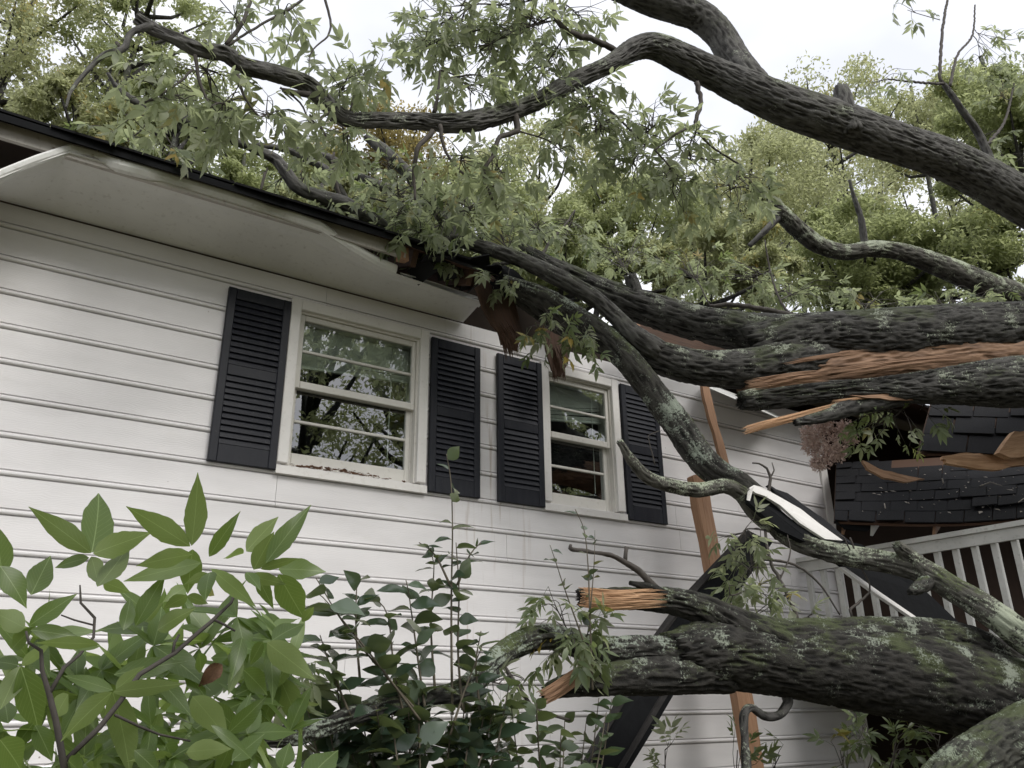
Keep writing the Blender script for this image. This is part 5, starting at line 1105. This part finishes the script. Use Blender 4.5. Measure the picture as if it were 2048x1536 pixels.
# chips on the porch roof
mb = MB(); rr = random.Random(8)
for i in range(120):
    u, v = rr.uniform(.1, 1), rr.uniform(.0, .75); p = rp(u, v) + nrm_ * .022; s = rr.uniform(.006, .024) * (2 if rr.random() < .08 else 1); a = rr.uniform(0, 6.28); e1 = (LRp - LLp) / np.linalg.norm(LRp - LLp); e2 = np.cross(nrm_, e1)
    d1 = (e1 * math.cos(a) + e2 * math.sin(a)) * s; d2 = (e2 * math.cos(a) - e1 * math.sin(a)) * s * .4
    mb.add([p - d1, p - d2 + nrm_ * .006, p + d1, p + d2 + nrm_ * .004], [(0, 1, 2), (0, 2, 3)])
for i in range(7):
    u, v = rr.uniform(.15, .95), rr.uniform(.05, .6); p = rp(u, v) + nrm_ * .024; q = p + e1 * rr.uniform(-.2, .2) + e2 * rr.uniform(-.1, .12) + nrm_ * .02; mb.tube([p, (p + q) / 2 + nrm_ * .03 + e2 * .02, q], [.006, .005, .003], 5)
CHIP = m_plain('bark_chip', (.46, .42, .37), .8, 40, .5)
o = mb.obj('bark_chips', CHIP); tag(o, 'pale bark chips and twigs scattered over the porch roof', 'debris'); kind(o, 'stuff')
lone('broken_plank', 'torn pale plank lying along the porch roof edge', 'plank', [(1886, 912, -1.62), (1935, 905, -1.66), (1980, 908, -1.7), (2060, 916, -1.8), (2150, 925, -1.9), (2150, 938, -1.9), (2040, 930, -1.78), (1990, 940, -1.72), (1930, 932, -1.66), (1892, 926, -1.63)], .03, PALE, (2.5, 3, 61))
lone('split_board', 'upright split board at the right edge of the porch roof', 'board', [(1998, 905, -1.85), (2030, 862, -1.87), (2060, 862, -1.9), (2110, 905, -1.95), (2060, 912, -1.9), (2020, 915, -1.87)], .05, PALE, (2, 3, 62))
lone('torn_sheathing', 'curved strip of torn sheathing under the trapped leaves', 'plank', [(1725, 920, -1.45), (1760, 938, -1.5), (1800, 948, -1.55), (1850, 958, -1.6), (1810, 964, -1.57), (1768, 956, -1.52), (1735, 938, -1.47)], .02, RAW, (1.5, 3, 63))
# pink insulation: matted fibres
ri = random.Random(17); c = P(1646, 884, -1.2); k = mpp(c); mb = MB()
lobes = [(-4, 4, 34), (-22, 20, 24), (20, -6, 30), (4, -28, 26), (-26, -8, 18), (30, -22, 18), (6, 34, 16), (42, 26, 18), (54, 8, 14), (-10, -44, 14)]
for i in range(4200):
    lx, lz, lr = ri.choice(lobes); d = np.array([ri.gauss(0, 1), ri.gauss(0, 1), ri.gauss(0, 1)]); d /= np.linalg.norm(d); q = lr * k * ri.random() ** .35
    p = c + RT * lx * k + UP * lz * k + d * q; t_ = np.array([ri.gauss(0, 1), ri.gauss(0, 1), ri.gauss(0, 1)]) + d * .5; t_ /= np.linalg.norm(t_); u = np.cross(t_, d); u /= np.linalg.norm(u) + 1e-9
    ln = ri.uniform(.008, .024) * (1.8 if ri.random() < .06 else 1); w_ = ri.uniform(.002, .008)
    mb.add([p - u * w_, p + u * w_, p + t_ * ln + u * w_ * .5, p + t_ * ln - u * w_ * .6 + d * .006], [(0, 1, 2, 3)])
tag(mb.obj('insulation', PINK), 'ragged pink insulation tuft hanging by the porch corner', 'insulation')

# ------------------------------------------------------------------ trees behind the house
def crown_mesh(name, clumps, per, leaf, mat, rng, sq=.75):
    """clumps: (n, 4) centres and radii; per leaves in each"""
    n = len(clumps) * per; c = np.repeat(clumps[:, :3], per, 0); r = np.repeat(clumps[:, 3], per)
    d = rng.normal(size=(n, 3)); d /= np.linalg.norm(d, axis=1)[:, None]; pos = c + d * (r * rng.random(n) ** .45)[:, None] * np.array([1, 1, sq])
    ax = rng.normal(size=(n, 3)) + np.array([0, 0, -.35]); ax /= np.linalg.norm(ax, axis=1)[:, None]
    nn = rng.normal(size=(n, 3)) * .7 + np.array([0, 0, 1.]); nn -= ax * (nn * ax).sum(1)[:, None]; nn /= np.linalg.norm(nn, axis=1)[:, None] + 1e-9
    sd_ = np.cross(ax, nn); s = (leaf * rng.uniform(.6, 1.3, n))[:, None]
    V = np.stack([pos, pos + ax * s * .5 + sd_ * s * .22 + nn * s * .08, pos + ax * s - nn * s * .06, pos + ax * s * .5 - sd_ * s * .22 + nn * s * .08], 1).reshape(-1, 3)
    b = np.arange(n)[:, None] * 4; F = np.concatenate([b + np.array([[0, 1, 2]]), b + np.array([[0, 2, 3]])], 1).reshape(-1, 3)
    tint = np.clip(np.repeat(rng.random(len(clumps)), per) * .55 + rng.random(n) * .45, 0, 1)
    me = mesh_np(name, V, F, False, {'tint': ('FLOAT', np.repeat(tint, 4))}); me.materials.append(mat); return me
def tree(label, c, rx, rz, mat, seed, nclump=46, per=494, leaf=.105, cr_=.30, group='trees beyond the house', trunk_r=.16, hollow=.2):
    rng = np.random.default_rng(seed); c = np.asarray(c, float); t = thing('broadleaf_tree', label, 'tree', (c[0], c[1], 0), group)
    d = rng.normal(size=(nclump, 3)); d /= np.linalg.norm(d, axis=1)[:, None]; q = hollow + (1 - hollow) * rng.random(nclump) ** .6
    ctr = c + d * q[:, None] * np.array([rx, rx, rz]); R = np.minimum(rx, rz) * cr_ * rng.uniform(.6, 1.35, nclump)
    mb = MB(); top = c + np.array([0, 0, rz * .7]); base = np.array([c[0] + rng.normal() * .4, c[1], 0]); md = (base + top) / 2 + np.array([rng.normal() * .35, rng.normal() * .35, 0])
    tp = catmull(np.array([base, md, top]), .5); mb.tube(tp, np.linspace(trunk_r, trunk_r * .25, len(tp)), 10)
    for k in range(0, nclump, 2):
        z = np.clip(ctr[k][2] - rng.uniform(.4, 1.4) * rz * .5, c[2] - rz * 1.1, c[2] + rz * .5); i = int(np.argmin(np.abs(tp[:, 2] - z))); a = tp[i]; m2 = (a + ctr[k]) / 2 + np.array([0, 0, -.12 * rx]) + rng.normal(size=3) * .06 * rx
        br_ = catmull(np.array([a, m2, ctr[k]]), .35); mb.tube(br_, np.linspace(trunk_r * .35, trunk_r * .07, len(br_)), 5)
    mb.obj('trunk', BARK_SKY if trunk_r < .3 else BARK, t, True)
    me = crown_mesh('crown', np.hstack([ctr, R[:, None]]), per, leaf, mat, rng); link(bpy.data.objects.new('crown', me), t)
    return t
def ptree(label, x, y, D_, rx, rz, mat, seed, **kw):
    p = PD(x, y, D_); k = D_ / FPX; tree(label, p, rx * k, rz * k, mat, seed, **kw)
ptree('tall green and yellow tree at the far left behind the roof', 40, 110, 16, 230, 250, LEAF_BGY, 1, nclump=58, per=270, leaf=.105, cr_=.20)
ptree('slim green tree left of the hooked branch tip', 290, 90, 17, 150, 230, LEAF_BG, 2, nclump=48, per=300, leaf=.105, cr_=.22)
ptree('yellow leaved low tree over the near roof corner', 150, 250, 14, 130, 90, LEAF_BGY, 3, nclump=30, per=380, leaf=.11)
ptree('green tree crown low behind the roof branches', 480, 370, 17, 190, 110, LEAF_BG, 4, nclump=46, per=437, leaf=.105)
ptree('orange tinted tree crown showing beneath the arching bough', 780, 350, 18, 190, 120, LEAF_BGO, 5, nclump=48, per=437, leaf=.105)
ptree('green tree crown behind the broken eave', 980, 470, 17, 190, 120, LEAF_BG, 6, nclump=52, per=475, leaf=.105)
ptree('dense green tree crown above the trunk fork', 1230, 500, 17, 210, 125, LEAF_BG, 7, nclump=58, per=475, leaf=.105)
ptree('pale yellow green tree left of the grey bough', 1500, 450, 18, 200, 170, LEAF_BGY, 8, nclump=54, per=456, leaf=.105)
ptree('tall thin yellowing tree under the overhanging bough', 1660, 320, 21, 170, 210, LEAF_BGY, 9, nclump=56, per=200, leaf=.12, cr_=.22)
ptree('dense green tree behind the grey bough', 1720, 540, 15, 220, 130, LEAF_BG, 10, nclump=62, per=456, leaf=.105)
ptree('sparse yellow tree top beyond the stubbed bough', 1840, 250, 24, 110, 140, LEAF_BGY, 11, nclump=34, per=180, leaf=.15)
ptree('dark green tree at the far right edge', 2000, 250, 15, 140, 250, LEAF_BG, 12, nclump=50, per=456, leaf=.105)
ptree('green tree low at the far right above the trunk', 1960, 530, 14, 180, 130, LEAF_BG, 13, nclump=50, per=456, leaf=.105)
ptree('leafy tree just over the near eave', 360, 250, 12, 120, 70, LEAF_BG, 14, nclump=22, per=180, leaf=.11)

ptree('green tree filling the gap above the near roof corner', 200, 330, 15, 190, 110, LEAF_BG, 15, nclump=40, per=400, leaf=.10)
ptree('pale green tree behind the leaning branches over the roof', 640, 420, 15, 180, 90, LEAF_BGY, 16, nclump=40, per=400, leaf=.10)
ptree('yellow green tree just above the trunk fork', 1400, 560, 14, 200, 90, LEAF_BGY, 17, nclump=44, per=420, leaf=.10)
ptree('green tree low behind the side limb', 1120, 540, 14, 170, 80, LEAF_BG, 18, nclump=40, per=420, leaf=.10)
ptree('pale hazy tree far behind the grey bough', 1600, 410, 27, 260, 150, LEAF_BGY, 19, nclump=50, per=250, leaf=.15, cr_=.30)
ptree('pale hazy tree far behind the bare sapling', 1900, 360, 27, 240, 190, LEAF_BGY, 20, nclump=50, per=250, leaf=.15, cr_=.28)
ptree('pale hazy tree far behind the arching bough', 1080, 420, 27, 260, 110, LEAF_BGY, 21, nclump=60, per=330, leaf=.15, cr_=.32)
# trees across the yard, seen mirrored in the window panes
for i, (x, y, z, rx, rz, r_, lab) in enumerate(((7.5, -17, 9.5, 4.2, 4.5, .42, 'broad yard tree mirrored in the wide window'), (13, -19, 10.5, 4.5, 5, .5, 'big yard tree mirrored in the narrow window'), (3.0, -20, 10, 4, 4.5, .4, 'yard tree mirrored at the wide window edge'),
                                              (21.5, -23, 11, 4.0, 4.5, .45, 'far yard tree mirrored in the narrow window'), (-4, -21, 10, 4.5, 4.5, .4, 'yard tree across from the near wall'), (12.2, -7.6, 7.6, 3.4, 3.0, .36, 'near yard tree mirrored with its trunk in the narrow window'))):
    tree(lab, (x, y, z), rx, rz, LEAF_BG, 40 + i, nclump=56, per=150, leaf=.15 if i == 5 else .19, cr_=.22 if i == 5 else .19, group='trees across the yard', trunk_r=r_, hollow=.3)
